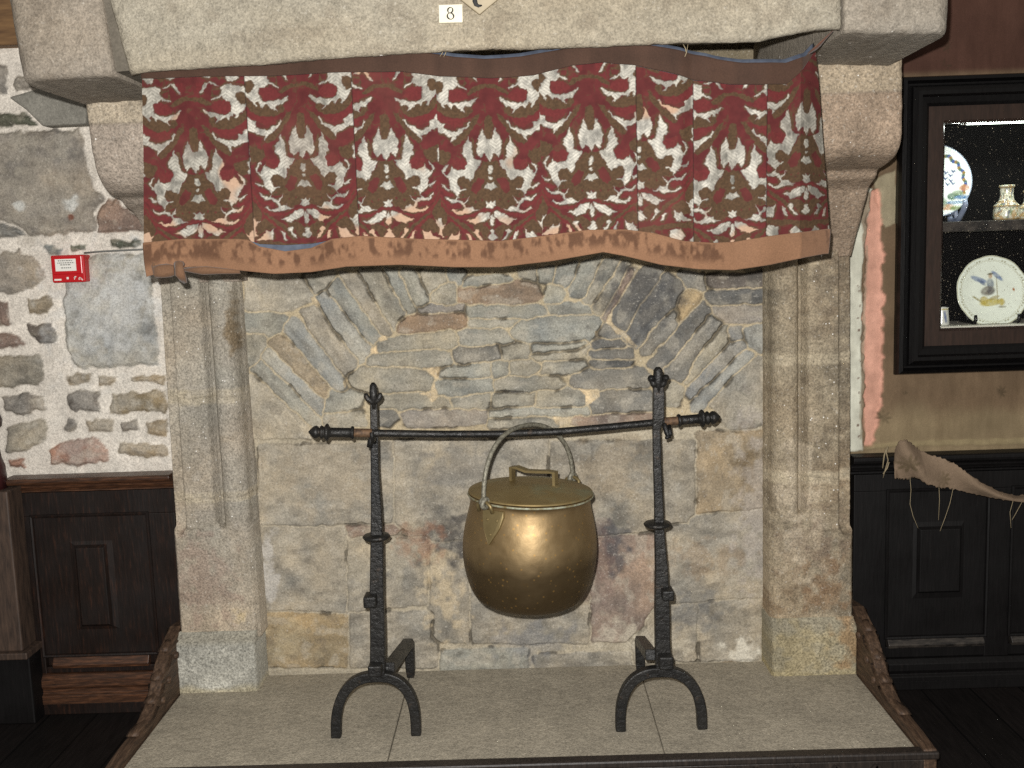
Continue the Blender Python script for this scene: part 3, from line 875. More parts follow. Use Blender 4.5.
def side_board(x0, x1, sgn):
    pts = [(Y_WALL - .06, .0), (Y_WALL - .06, prof_r[0][1] - .02)] + prof_r + [(yf - .035, ztip), (yf - .035, 0)]
    n = len(pts)
    V = [(x0, p[0], p[1]) for p in pts] + [(x1, p[0], p[1]) for p in pts]
    Fc = [tuple(range(n)), tuple(range(2 * n - 1, n - 1, -1))] + [(i, i + n, (i + 1) % n + n, (i + 1) % n) for i in range(n)]
    o = MB().add(V, Fc).build('side_board', OAK, FE, False)
    bev(o, .005)
    # carved scrolls and leaves along the sloping top, standing out on both faces
    m = MB()
    xm = (x0 + x1) / 2; w = abs(x1 - x0) / 2 + .008
    def scroll(cy, cz, r, a0, turns, sg):
        pth = []; rad = []
        for k in range(22):
            q = k / 21; a = a0 + sg * turns * 2 * math.pi * q; rr_ = r * (1 - .78 * q)
            pth.append((xm, cy + rr_ * math.cos(a), cz + rr_ * math.sin(a))); rad.append(.013 * (1 - .4 * q))
        m.tube(pth, rad, 8, up=(1, 0, 0), flat=1.0)
        m.lathe([(0, -w), (.010, -w), (.014, -w * .6), (.014, w * .6), (.010, w), (0, w)], (xm, cy, cz), 10, (1, 0, 0))
    def leaf(y0, z0, y1, z1, wd):
        d = _n((0, y1 - y0, z1 - z0)); nn = np.array([0, -d[2], d[1]]); loops = []
        for q in np.linspace(0, 1, 9):
            c = np.array([xm, y0 + (y1 - y0) * q, z0 + (z1 - z0) * q]) + nn * .012 * math.sin(q * 5)
            h = wd * math.sin(math.pi * min(.97, max(.05, q))) ** .7
            loops.append([c + nn * h, c + np.array([w, 0, 0]) * (1 - .3 * q), c - nn * h, c - np.array([w, 0, 0]) * (1 - .3 * q)])
        m.loft(loops)
    Pp = prof_r
    def on(i, dz): return (Pp[i][0], Pp[i][1] - dz)
    a = on(3, .045); scroll(a[0] + .02, a[1], .045, 1.6, 1.2, 1)
    a = on(6, .03); scroll(a[0] + .035, a[1] - .01, .036, 2.2, 1.2, -1)
    a = on(9, .025); scroll(a[0] + .03, a[1], .026, 1.2, 1.1, 1)
    for i, j, wd in ((1, 4, .016), (4, 7, .015), (7, 10, .013), (10, 13, .010)):
        leaf(Pp[i][0], Pp[i][1] - .008, Pp[j][0], Pp[j][1] - .006, wd)
    m.build('carving', OAK, o)
    return o
so = side_board(xr + .002, xr + .040, 1); so['label'] = 'carved side board right of the hearth'
so = side_board(xl - .040, xl - .002, -1); so['label'] = 'carved side board left of the hearth'
m = MB().box((xl - .04, yf - .034, 0), (xr + .04, yf - .003, Z_SLAB - .012))
fb = bev(m.build('front_board', DOAK, FE, False), .003); 
m = MB().box((xl - .045, yf - .042, Z_SLAB - .011), (xr + .045, yf - .002, Z_SLAB + .012))
bev(m.build('lip', DOAK, fb, False), .006)
m = MB(); x = xl
while x < xr - .05:
    for dx in (-.055, .055):
        m.tube([(x + .055 - dx, yf - .036, .015), (x + .055 + dx, yf - .036, Z_SLAB - .022)], .006, 4, sq=True)
    x += .11
m.build('lattice_carving', DOAK, fb, False)

# ------------------------------------------------------------------ valance: brown band, damask, lining, tan border
VA = thing('fireplace_valance', 'red and silver damask valance with tan border hanging below the stone mantel', 'valance', at(487, 60, 2.43))
Y_V = 2.43
def trace(pts):
    P = np.array([at(a, b, Y_V) for a, b in pts]); o = np.argsort(P[:, 0])
    return P[o, 0], P[o, 2]
TOP = trace([(142, 73), (200, 67.5), (240, 65), (300, 60), (365, 55.6), (415, 51.5), (427, 54), (455, 58), (484, 59), (521, 56), (560, 50), (587, 46), (627, 44.7), (652, 47), (681, 53), (715, 61), (740, 64.5), (759, 65), (784, 64), (806, 56), (816, 46), (819, 44)])
MID = trace([(142, 79), (200, 77.5), (240, 76.5), (300, 74), (365, 72.5), (402, 72), (440, 77.5), (490, 78), (534, 75), (571, 66), (602, 62.5), (634, 65.6), (665, 73.4), (696, 82), (727, 85.5), (759, 86.5), (785, 85), (798, 74), (808, 61), (819, 46)])
DBOT = trace([(144, 244), (184, 240), (249, 240.5), (260, 244), (285, 245), (311, 243.5), (332, 240), (361, 237), (419, 240), (500, 242), (534, 238), (588, 231), (624, 230.5), (653, 234), (682, 242), (711, 244), (733, 243), (769, 237), (833, 229)])
BTOP = trace([(144, 243), (184, 239), (240, 239), (249, 240), (260, 246.6), (285, 251.5), (311, 248), (332, 239), (361, 236), (419, 239), (500, 241), (534, 237), (588, 230), (624.5, 229.6), (653, 233), (682, 241), (711, 243), (733, 242), (769, 236), (832, 228.5)])
BBOT = trace([(148, 277), (170, 270), (195, 266.5), (238, 270), (274, 273.7), (311, 272), (347, 266.5), (401, 264.6), (455, 267), (500, 267), (552, 261), (603, 252), (624.5, 256), (660.6, 264.7), (697, 269), (733, 270), (769, 264.6), (805, 257.4), (829, 253.8)])
LEFT = [at(142, 73, Y_V), at(144.5, 150, Y_V), at(145.5, 245, Y_V), at(149, 277, Y_V)]
RIGHT = [at(819, 45, Y_V), at(825, 90, Y_V), at(833, 180, Y_V), at(837.5, 230, Y_V), at(835, 254, Y_V)]
def edge_x(E, z):
    o = np.argsort([e[2] for e in E]); return np.interp(z, [E[i][2] for i in o], [E[i][0] for i in o])
def fold(X, Z):
    """depth of the hanging cloth: soft vertical folds, and a turn towards the wall at the right"""
    xr0 = at(800, 150, Y_V)[0]; hang = np.clip((1.98 - Z) / .55, 0, 1)
    y = Y_V + .007 * np.sin(X * 11 + 1.0) + .005 * np.sin(X * 23 + 2.1 + Z * 3) + .006 * (fbm(X * 5, Z * 3, 77, 3) - .5) * 2
    bul = np.exp(-((X - at(735, 60, Y_V)[0]) / .17) ** 2) * (1 - hang) * .06
    y = y - bul * .35 + np.clip(X - xr0, 0, 1) * .75
    y = y - .02 * np.exp(-((X - at(760, 180, Y_V)[0]) / .05) ** 2) + .012 * np.exp(-((X - at(692, 150, Y_V)[0]) / .02) ** 2)
    return y
def cloth_grid(lo, hi, na, nz):
    a = np.linspace(0, 1, na); T = np.linspace(0, 1, nz)
    xm0 = min(lo[0][0], hi[0][0]); xm1 = max(lo[0][-1], hi[0][-1])
    A_, T_ = np.meshgrid(a, T)
    X = xm0 + (xm1 - xm0) * A_
    for _ in range(3):
        zl = np.interp(X, *lo); zh = np.interp(X, *hi); Z = zl + (zh - zl) * T_
        X = edge_x(LEFT, Z) * (1 - A_) + edge_x(RIGHT, Z) * A_
    return X, Z, A_, T_

# --- the damask figure, drawn as half a repeat (u from the axis of symmetry, v downwards), mirrored at 0 and 203
SILV = '''
1 185,70 210,70 195,95 160,140 135,150 155,115 170,90
1 210,64 270,78 292,92 240,86
1 305,100 345,84 420,86 490,98 506,115 520,150 506,175 490,150 450,145 425,160 420,190 440,225 465,250 500,237 510,240 480,290 450,320 420,360 408,350 418,325 400,318 375,345 362,370 348,345 330,345 290,375 243,400 262,370 240,345 205,352 165,310 142,282 155,278 200,305 235,310 280,322 340,322 375,300 385,250 380,210 340,208 305,180 280,195 230,213 228,202 285,175 305,160 315,130
1 206,470 222,463 245,510 300,525 330,545 380,545 420,530 430,520 422,488 455,480 480,450 506,438 512,545 480,550 440,565 400,590 360,598 366,637 345,615 320,585 285,560 260,535 235,520
1 50,628 80,620 95,570 105,523 122,560 148,610 160,660 152,735 130,772 95,735 85,742 72,777 50,800
1 225,588 240,610 245,640 285,690 280,715 290,740 285,737 285,742 255,767 245,807 270,867 330,872 370,847 375,832 390,862 425,907 400,967 395,1017 350,1062 335,1084 325,1062 300,1037 262,1028 265,1017 310,1027 330,987 335,957 310,922 270,922 225,957 205,942 185,887 150,847 125,797 140,789 160,792 190,767 200,717 195,740 200,690 205,650 225,620
2 405,95 430,110 458,150 445,180 420,212 404,206 440,170 430,140 410,110
2 395,298 425,288 467,263 440,302 410,312
2 238,368 260,400 285,420 310,395 340,390 330,368 350,385 390,395 438,358 430,378 395,414 330,412 295,437 280,470 300,488 345,492 380,463 393,475 350,508 300,508 240,502 190,493 155,480 190,482 215,453 270,453 280,432 255,407
2 48,116 70,120 77,160 65,180 48,184
2 48,200 68,210 68,225 48,236
2 48,272 80,253 114,302 90,305 65,317 48,328
2 48,393 70,415 97,408 85,435 97,457 70,465 48,472
2 70,498 100,500 150,510 200,550 268,570 225,580 190,607 150,585 120,575 95,555 75,540 70,520
2 48,500 75,545 72,602 48,624
2 48,640 77,655 70,670 102,710 80,725 48,742
2 170,650 190,640 220,660 200,685 170,725 138,744 150,715 180,685
2 245,685 272,668 262,700 250,744 223,747 232,710
2 328,653 350,675 375,680 395,668 420,710 474,742 460,752 345,747 335,710
2 438,588 465,600 480,565 506,560 514,600 510,680 514,740 485,717 468,700 480,690 478,650 460,620
2 508,488 514,510 514,555 505,540
1 486,710 500,698 510,720 510,768 490,742
2 490,0 512,0 512,96 490,96 484,75 496,50 488,20
T 134,30 150,4 172,10 180,34 160,52 142,48
T 40,20 60,0 90,-10 98,20 75,36 60,34
T 20,740 44,720 66,738 50,770 24,768
T 110,720 150,712 170,740 140,762 112,750
T 180,770 203,740 203,800 184,800
'''
OLIV = '''
1 48,170 130,175 190,205 230,240 215,257 160,237 110,207 48,200
1 195,345 235,345 243,400 290,380 345,345 362,372 400,320 420,362 480,300 512,290 512,335 470,382 420,422 350,447 270,442 220,422 185,385
1 125,400 170,420 205,470 240,530 320,590 345,620 366,642 340,665 300,645 240,592 190,522 150,462
1 48,410 85,430 95,500 92,560 72,620 48,640
1 425,160 450,145 490,150 512,175 512,237 465,247 440,225 420,190
2 380,0 470,0 490,30 482,90 440,108 400,80 375,40
1 420,705 506,680 506,720 380,720 390,735
2 48,82 85,88 110,80 140,130 185,180 200,230 225,240 260,208 310,205 335,240 325,280 262,305 310,325 335,370 290,382 250,370 235,380 260,410 270,432 215,452 180,482 140,472 100,452 90,420 70,400 48,390
2 512,340 490,400 440,470 400,532 330,602 260,642 220,702 180,747 150,747 190,690 240,620 330,560 400,500 440,430 490,340
2 100,620 150,600 220,620 160,660 130,720 100,745 100,700 75,650
2 330,590 400,570 440,600 470,640 475,690 420,690 395,660 370,670 330,650 300,640
2 440,470 512,400 512,560 480,565 460,600 435,585 420,530
2 350,60 380,110 370,130 330,150 270,148 300,120
1 240,110 300,110 310,150 280,175 240,190 225,165
1 190,610 210,600 205,650 195,740 170,760 175,690
1 250,470 330,500 420,500 425,520 380,540 330,540 300,520 255,500
T 0,700 60,696 130,690 203,690 203,715 140,706 100,716 60,712 30,730 0,724
T 60,780 100,770 140,780 170,774 150,800 90,806
T 84,20 110,0 132,20 110,44
T 100,-30 160,-40 203,-30 203,0 150,-10
'''
RED2 = '''
2 108,232 160,210 200,260 222,312 190,347 150,327 125,280
2 185,405 195,400 200,412 190,420
2 125,395 135,390 140,402 130,408
2 285,350 293,345 297,356 288,360
1 248,478 300,505 380,505 420,490 425,515 380,536 335,536 300,515 262,500
1 240,120 300,130 290,165 250,170
'''
LINE = '''
2 48,468 110,475 170,508 250,520 340,518 420,468 480,380 512,318 512,362 470,432 430,502 350,547 250,547 170,522 110,492 48,487
2 180,747 255,660 330,590 400,540 420,547 340,612 270,682 210,747
2 300,440 340,420 400,420 460,360 500,300 506,330 440,430 380,455 330,470
2 360,350 440,310 500,240 506,280 450,340 390,372
2 240,90 270,60 330,70 375,60 370,125 330,150 268,148
1 110,60 180,65 150,115 130,150 110,130
1 255,225 330,205 378,215 380,260 365,300 330,318 260,305 215,275
1 240,440 350,450 440,425 500,345 506,440 455,475 420,485 340,520 270,500
'''
def _tile(ln):
    k, *pp = ln.split(); P = np.array([[float(v) for v in q.split(',')] for q in pp])
    if k == 'T': return P
    return np.stack([(P[:, 0] - 54.6) * .45, P[:, 1] * .45 + (23.07 if k == '1' else 345.6)], 1)
def rast(txt, U, V):
    m = np.zeros(U.shape)
    for ln in txt.strip().split('\n'):
        ins, d = poly_dist(U, V, _tile(ln))
        sd = np.where(ins, d, -d)
        m = np.maximum(m, sstep(-1.6, 1.6, sd))
    return m
_u = np.arange(-12, 216, 1.5); _v = np.arange(-60, 830, 1.5)
_U, _V = np.meshgrid(_u, _v)
T_S, T_O, T_R, T_L = rast(SILV, _U, _V), rast(OLIV, _U, _V), rast(RED2, _U, _V), rast(LINE, _U, _V)
def samp(T, u, v):
    fu = np.clip((u + 12) / 1.5, 0, T.shape[1] - 1.001); fv = np.clip((v + 60) / 1.5, 0, T.shape[0] - 1.001)
    iu = fu.astype(int); iv = fv.astype(int); a = fu - iu; b = fv - iv
    return (T[iv, iu] * (1 - a) + T[iv, iu + 1] * a) * (1 - b) + (T[iv + 1, iu] * (1 - a) + T[iv + 1, iu + 1] * a) * b
PX = 1.0 / F * Y_V                       # one photo pixel on the cloth
# the cloth is pieced together: x range, axis of the figure and height of the figure for each width
SEG = [(130, 249.5, 196, 140.7, 1.0), (249.5, 356, 302, 125, 1.0), (356, 439.3, 386.4, 127.7, 1.0), (439.3, 541, 490, 128, 1.0), (541, 637, 591, 118.6, 1.0), (637, 693, 639.5, 108, 1.0), (693, 765, 731.5, 138, 1.0), (765, 860, 807.5, 101, 1.0)]
def damask():
    X, Z, A_, T_ = cloth_grid(DBOT, MID, 1250, 330)
    Y = fold(X, Z)
    seg_x = [(at(s[0], 160, Y_V)[0], at(s[1], 160, Y_V)[0], at(s[2], 160, Y_V)[0], at(s[2], s[3], Y_V)[2]) for s in SEG]
    u = np.zeros_like(X); v = np.zeros_like(X); seam = np.ones_like(X)
    for i, (a, b, c, z0) in enumerate(seg_x):
        k = (X >= a) & (X < b)
        uu = (X - c) / PX * 3.84; vv = (z0 - Z) / PX * 3.84 + 260
        u[k] = uu[k]; v[k] = vv[k]
        if i in (0, 1, 4, 5, 6): seam = np.minimum(seam, sstep(.0006, .0022, np.abs(X - b)))
    wob = 5.0
    u = u + wob * (fbm(X * 170, Z * 170, 5, 3) - .5) * 2 + 3.5 * (fbm(X * 45, Z * 45, 6, 2) - .5) * 2
    v = v + wob * (fbm(X * 170, Z * 170, 15, 3) - .5) * 2 + 5 * (fbm(X * 45, Z * 45, 16, 2) - .5) * 2
    u = np.abs(u); u = np.where(u > 203, 406 - u, u)
    s, o, r, l = (samp(T, u, v) for T in (T_S, T_O, T_R, T_L))
    n1 = fbm(X * 60, Z * 60, 21, 4); n2 = fbm(X * 260, Z * 260, 25, 2); n3 = fbm(X * 9, Z * 9, 29, 3)
    red = lin((82, 33, 33)) * (.65 + .7 * n1)[..., None]
    ol = lin((72, 54, 37)) * (.65 + .7 * n2)[..., None]
    pink = lin((90, 35, 35)) * (.8 + .4 * n2)[..., None]
    C_ = red
    ow = np.clip(o * sstep(.10, .26, n1 + .18 * n3), 0, 1)
    C_ = C_ * (1 - ow[..., None]) + ol * ow[..., None]
    vein = sstep(.06, .02, np.abs(fbm(X * 34, Z * 34, 91, 3) - .5)) * .55 * sstep(.45, .6, n1)
    C_ = C_ * (1 - vein[..., None]) + ol * vein[..., None]
    # olive shading thread around every silver shape
    halo = np.clip(samp(T_S, u + 8, v) + samp(T_S, u - 8, v) + samp(T_S, u, v + 8) + samp(T_S, u, v - 8), 0, 1) * sstep(.32, .52, n1) * .85
    C_ = C_ * (1 - halo[..., None]) + ol * halo[..., None]
    C_ = C_ * (1 - r[..., None] * .9) + red * r[..., None] * .9
    lw = l * .9 * (1 - .0 * o); C_ = C_ * (1 - lw[..., None]) + pink * lw[..., None]
    # silver thread: herringbone lights; worn to a peach ground towards the hem
    tri = np.abs(((X / PX / 9.0) % 2) - 1)
    zig = ((Z / PX + tri * 6.5) / 3.4) % 1
    sl = .74 + .34 * sstep(.1, .5, zig) * sstep(1, .7, zig) * sstep(.3, .6, n1) + .7 * (n1 - .5) + .5 * (fbm(X * 200, Z * 70, 83, 2) - .5)
    silver = lin((150, 146, 136)) * sl[..., None]
    worn = sstep(.5, .62, n3 + .30 * sstep(.3, 0, T_) - .24)[..., None]
    silver = silver * (1 - worn) + lin((166, 138, 116)) * (.85 + .3 * n2)[..., None] * worn
    C_ = C_ * (1 - s[..., None]) + silver * s[..., None]
    fade = sstep(.55, .8, fbm(X * 6, Z * 6, 61, 4))[..., None] * .13
    C_ = C_ * (1 - fade) + lin((118, 84, 68)) * fade
    C_ = C_ * (.5 + .5 * seam)[..., None]
    Y = Y - .0012 * s
    return sheet('damask_panel', X, Y, Z, DAMASK, VA, C_, s * (1 - worn[..., 0]))
t = NT('damask_cloth')
t.set(t.attr(), t.val(t.attr('Alpha'), 0, 1, .85, .5), t.val(t.attr('Alpha'), 0, 1, 0, .12), .25)
t.bump(t.noise(340, 2, .6), .35, .002)
DAMASK = t.m
damask()
t = NT('valance_velvet')
c = t.mix(1.0, t.attr(), t.ramp(t.noise(300, 2, .7), [(.3, (.85,) * 3), (.7, (1.15,) * 3)]), 'MULTIPLY')
t.set(c, .8, 0, .2); t.b.inputs['Sheen Weight'].default_value = .15
t.bump(t.noise(200, 3), .2, .002)
VELV = t.m
# brown band along the top
X, Z, A_, T_ = cloth_grid(MID, TOP, 500, 14)
n = fbm(X * 30, Z * 8, 3, 4); n2 = fbm(X * 7, Z * 30, 8, 3)
C_ = lin((66, 47, 37)) * (.55 + .5 * n + .3 * n2)[..., None]
o = sheet('top_band', X, fold(X, Z) - .004, Z, VELV, VA, C_); solid(o, .004); o['label'] = 'brown velvet band along the top'
# tan border
X, Z, A_, T_ = cloth_grid(BBOT, BTOP, 700, 26)
n = fbm(X * 12, Z * 12, 13, 4); n2 = fbm(X * 90, Z * 60, 18, 3); n3 = fbm(X * 26, Z * 20, 19, 3); n4 = fbm(X * 3.3, Z * 2, 49, 3)
C_ = lin((122, 90, 67)) * (.85 + .3 * n)[..., None]
n5 = fbm(X * 110, Z * 34, 53, 3)
n6 = fbm(X * 60, Z * 45, 57, 3)
st = sstep(.44, .58, n5 * .3 + n3 * .2 + n6 * .5) * sstep(.30, .46, n4 + .12 * (T_ - .4)) * sstep(.12, .5, T_) * sstep(1.0, .9, T_) * .75
st = np.clip(st, 0, 1)
C_ = C_ * (1 - st[..., None]) + lin((66, 42, 28)) * st[..., None]
Yb = fold(X, Z) - .005 + .004 * np.sin(T_ * math.pi) * -1
o = sheet('border', X, Yb, Z, VELV, VA, C_); solid(o, .004); o['label'] = 'tan velvet border with dark worn stains along the hem'
# dark backing edge just below the border
# blue lining behind
t = NT('blue_lining'); c = t.ramp(t.noise(40, 4), [(.3, lin4((58, 64, 78))), (.7, lin4((82, 90, 104)))]); t.set(c, .8); BLUE = t.m
X, Z, A_, T_ = cloth_grid((BBOT[0], BBOT[1] + .018), (TOP[0], TOP[1] + .011), 200, 30)
o = sheet('lining', X, fold(X, Z) + .014, Z, BLUE, VA, None); solid(o, .002); o['label'] = 'blue cotton lining showing behind the damask'
# strap pulled up to the nail at the right end, knot and ties at the left end
m = MB()
p0 = at(812, 52, Y_V + .01); p1 = at(824, 40, Y_V - .02); p2 = at(833, 31, Y_LINT + .03)
m.tube([p0, (p0 + p1) / 2 + [0, -.004, 0], p1, p2], [.018, .013, .008, .004], 8, flat=.25, up=(1, 0, .6))
o = m.build('corner_strap', VELV, VA, True, col=np.tile(lin((92, 62, 48)), (len(m.v), 1)))
m = MB()
k0 = at(165, 271, Y_V - .02)
m.lathe([(0, -.028), (.012, -.024), (.017, -.008), (.016, .010), (.010, .022), (0, .026)], k0, 14, (1, 0, .15))
q0 = at(181, 264, Y_V - .018); q1 = at(182, 281, Y_V - .022)
m.tube([q0 + [0, .01, 0], q0 + [0, -.014, 0], (q0 + q1) / 2 + [0, -.016, 0], q1], [.012, .013, .014, .010], 8, flat=.5, up=(1, 0, 0))
m.tube([at(186, 269, Y_V - .012), at(205, 271, Y_V - .018), at(222, 271.5, Y_V - .018), at(240, 273, Y_V - .012)], [.007, .009, .008, .005], 8)
m.tube([at(152, 262, Y_V - .012), at(156, 272, Y_V - .016), at(166, 274, Y_V - .02)], [.012, .012, .008], 8, flat=.5)
V_ = np.array(m.v); V_ += .009 * (np.stack([fbm(V_[:, 0] * 60, V_[:, 2] * 60, 3, 3), fbm(V_[:, 0] * 60, V_[:, 2] * 60, 13, 3), fbm(V_[:, 0] * 60, V_[:, 2] * 60, 23, 3)], 1) - .5) * 2; m.v = [tuple(v) for v in V_]
o = m.build('knotted_tie', VELV, VA, True, col=np.tile(lin((104, 77, 57)), (len(m.v), 1))); o['label'] = 'knotted tan tie at the lower left corner'
# rail carrying the valance, hidden at the top, and stray threads
t = NT('pale_thread'); t.set(lin4((150, 136, 108)), .8); THREAD = t.m
for i, (a, b, c, d) in enumerate(((443, 49, 440, 56.5), (446, 49.5, 443.5, 57), (688, 44, 683, 61), (683, 44, 686, 53))):
    MB().tube([at(a, b, Y_V - .02), at((a + c) / 2 + 1, (b + d) / 2, Y_V - .025), at(c, d, Y_V - .02)], .0009, 5).build('loose_thread', THREAD, VA)

# ------------------------------------------------------------------ andirons, spit rail and cauldron
t = NT('wrought_iron')
n = t.noise(70, 4, .65); n2 = t.noise(9, 3)
c = t.mix(t.val(n2, .35, .75), lin4((24, 24, 24)), lin4((48, 46, 43)))
c = t.mix(t.val(t.noise(36, 3), .62, .8, 0, .5), c, lin4((92, 74, 58)))
t.set(c, t.val(n, .3, .7, .32, .6), .35, .5); t.bump(n, .6, .006); t.bump(t.noise(240, 2), .3, .002)
IRON = t.m
t = NT('rusty_iron')
n = t.noise(80, 4, .65); t.set(t.ramp(n, [(.3, lin4((58, 44, 34))), (.7, lin4((118, 90, 64)))]), .7, .1); t.bump(n, .4, .004)
RUST = t.m

def make_andiron(sgn, ya, foot_l, foot_r, apex, shaft, collar, stub_lo, stub_hi, bar, tip, label, ring_r):
    root = thing('andiron', label, 'andiron', at((foot_l[0] + foot_r[0]) / 2, foot_l[1], ya) * [1, 1, 0] + [0, 0, Z_SLAB], 'pair of wrought iron andirons')
    s = ya / F
    # front foot: flat bar bent to an arch, standing on the hearth
    fl = at(*foot_l, ya); fr = at(*foot_r, ya); ap = at(*apex, ya)
    fl[2] = fr[2] = Z_SLAB
    cx = (fl[0] + fr[0]) / 2; w = (fr[0] - fl[0]) / 2; h = ap[2] - Z_SLAB
    path = []
    for k in range(29):
        a = math.pi * (1 - k / 28)
        c, sn = math.cos(a), math.sin(a)
        q = 2 / 2.5
        path.append((cx + w * math.copysign(abs(c) ** q, c) + (ap[0] - cx) * max(0, sn), ya, Z_SLAB + .012 + (h - .012) * abs(sn) ** .80))
    path = [(fl[0], ya, Z_SLAB)] + path[1:-1] + [(fr[0], ya, Z_SLAB)]
    m = MB().tube(path, [.0148] * len(path), 4, sq=True, up=(0, 1, 0))
    o = m.build('foot', IRON, root, False); bev(o, .004)
    o['label'] = 'arched front foot'
    # upright shaft, tapering upwards
    m = MB(); loops = []
    for (pl, pr, py) in shaft:
        a = at(pl, py, ya); b = at(pr, py, ya); d = (b[0] - a[0]) * .42
        ax, bx = a[0], b[0]
        loops.append([(ax, ya - d, a[2]), (bx, ya - d, a[2]), (bx, ya + d, a[2]), (ax, ya + d, a[2])])
    m.loft(loops)
    sh = m.build('shaft', IRON, root, False); bev(sh, .003)
    # fleuron at the top: a spear point and two scrolled ends
    tp = at(*tip, ya)
    m = MB()
    m.tube([tp + [0, 0, -.075], tp + [0, 0, -.03], tp + [0, 0, -.008], tp], [.010, .012, .010, .004] if sgn < 0 else [.013, .015, .013, .006], 10)
    for d in (-1, 1):
        if sgn < 0:      # upturned leaves
            m.tube([tp + [0, -.004, -.062], tp + [d * .008, -.006, -.052], tp + [d * .015, -.008, -.046], tp + [d * .020, -.008, -.037], tp + [d * .020, -.010, -.030]], [.006, .007, .008, .008, .005], 8, up=(0, 1, 0))
        else:            # two small rolled ends
            m.tube([tp + [d * .006, -.004, -.058], tp + [d * .014, -.006, -.046], tp + [d * .019, -.006, -.036]], [.008, .0095, .007], 8, up=(0, 1, 0))
            m.lathe([(0, -.012), (.007, -.010), (.0105, 0), (.007, .010), (0, .012)], tp + [d * .0205, -.006, -.031], 12, (0, 1, 0))
    m.build('fleuron', IRON, root)
    # collar disc and two stub hooks
    c0 = at(*collar, ya)
    MB().lathe([(0, -.010), (.026, -.008), (.037, -.002), (.040, .003), (.036, .008), (.02, .011), (0, .011)], c0, 24).build('collar', IRON, root)
    for (px, py, hw, hh), nm in ((stub_lo, 'base_wedge'), (stub_hi, 'hook')):
        c = at(px, py, ya - .03)
        bev(MB().box((c[0] - hw * s, ya - .052, c[2] - hh * s), (c[0] + hw * s, ya + .004, c[2] + hh * s)).build(nm, IRON, root, False), .005)
    # log bar running back, with a rear foot
    f0 = at(*bar[0], ya + .02); r1 = at(*bar[1], bar[3]); r2 = at_z(*bar[2], Z_SLAB)
    r2 = np.array([r1[0], r1[1], Z_SLAB])
    m = MB().tube([f0, f0 + (r1 - f0) * .5, r1 + (f0 - r1) * .06, r1 + [0, .006, -.012], r1 * [1, 1, 0] + [0, .006, .19], r2 + [0, .006, 0]], [.016, .016, .016, .016, .015, .012], 4, sq=True, up=(0, 0, 1))
    bev(m.build('log_bar', IRON, root, False), .003)
    return root
ya_l, ya_r = at_z(376, 735.5, Z_SLAB)[1], at_z(661, 729, Z_SLAB)[1]
AL = make_andiron(-1, ya_l, (336.5, 735), (416.5, 737), (376, 676), [(370.5, 385.5, 674), (370.8, 385.3, 640), (370.3, 384, 590), (371, 383.5, 545), (371.3, 381.8, 510), (371, 379, 470), (370.6, 378.2, 430), (370.2, 377.4, 408), (370.5, 376.5, 396)],
    (376.5, 537.5), (375.5, 669, 7, 6), (370.5, 600.5, 6.5, 6), [(389, 668), (409, 642), (407, 668), 3.20], (373, 382.5), 'left andiron, black wrought iron, standing left of the brass cauldron', .017)
AR = make_andiron(1, ya_r, (620.5, 729), (702, 726.5), (659.5, 671), [(655.5, 671, 667), (655, 669.5, 640), (654.6, 669, 610), (655.2, 667.5, 570), (654.5, 664.3, 535), (654.2, 662.8, 500), (653.2, 661.4, 470), (652.4, 660.2, 430), (652.8, 664, 418), (652.8, 664, 395), (653.5, 663, 382)],
    (657.5, 525), (665.5, 661, 7.5, 7), (667.5, 594, 6, 5.5), [(651, 655), (640, 640), (638, 667), 3.18], (658, 367), 'right andiron, black wrought iron, standing right of the brass cauldron', .015)
# forward and rear hooks which carry the rail
Y_R0, Y_R1 = ya_l - .035, ya_r + .045
def hook(root, px, py, ya, yr, py_rail):
    c = at(px, py_rail, yr); s = 1 if yr > ya else -1
    pth = [(c[0], ya + s * .004, c[2] - .034)]
    for k in range(12):
        a = math.pi * (1.15 + k / 11 * .95)
        pth.append((c[0], yr + s * .021 * math.cos(a), c[2] + .021 * math.sin(a) - .001))
    MB().tube(pth, .0062, 8, up=(1, 0, 0)).build('rail_hook', IRON, root)
hook(AL, 373, 445, ya_l, Y_R0, 433); hook(AR, 668, 436, ya_r, Y_R1, 421)
m_ = MB(); c = at(668, 430, ya_r + .01); MB().tube([at(664, 424, ya_r + .012), at(667, 432, ya_r + .014), at(668.5, 437, ya_r + .010), at(666, 438, ya_r + .004)], [.007, .009, .008, .005], 8).build('hook', IRON, AR)
c = at(369, 440, ya_l); MB().tube([at(374, 434, ya_l - .03), at(370.5, 441, ya_l - .03), at(369.5, 446, ya_l - .026), at(371.5, 447, ya_l - .02)], [.007, .009, .008, .005], 8).build('hook', IRON, AL)

def rail_at(px):
    """centre of the rail above photo column px"""
    pys = np.interp(px, [308, 370, 440, 500, 560, 610, 655, 720], [432, 433, 434.2, 434, 431.5, 427, 422.5, 417])
    return at(px, pys, Y_R0 + (Y_R1 - Y_R0) * (px - 373) / 285.0)
RA = thing('spit_rail', 'black iron spit rail with acorn finials laid across the two andirons', 'rail', rail_at(515))
xs = np.linspace(352, 679, 34)
m = MB(); m.tube([rail_at(x) for x in xs], .0106, 8)
m.build('bar', IRON, RA)
for a, b, o_ in ((328, 353, -1), (681, 702, 1)):
    m = MB(); m.tube([rail_at(x) for x in np.linspace(a, b, 5)], .0138, 14); m.build('end_sleeve', IRON, RA)
for a, b in ((353, 372), (664, 681)):
    m = MB(); m.tube([rail_at(x) for x in np.linspace(a, b, 5)], .0124, 12); o = m.build('rusty_sleeve', RUST, RA); o['label'] = 'rusty brown section of the rail'
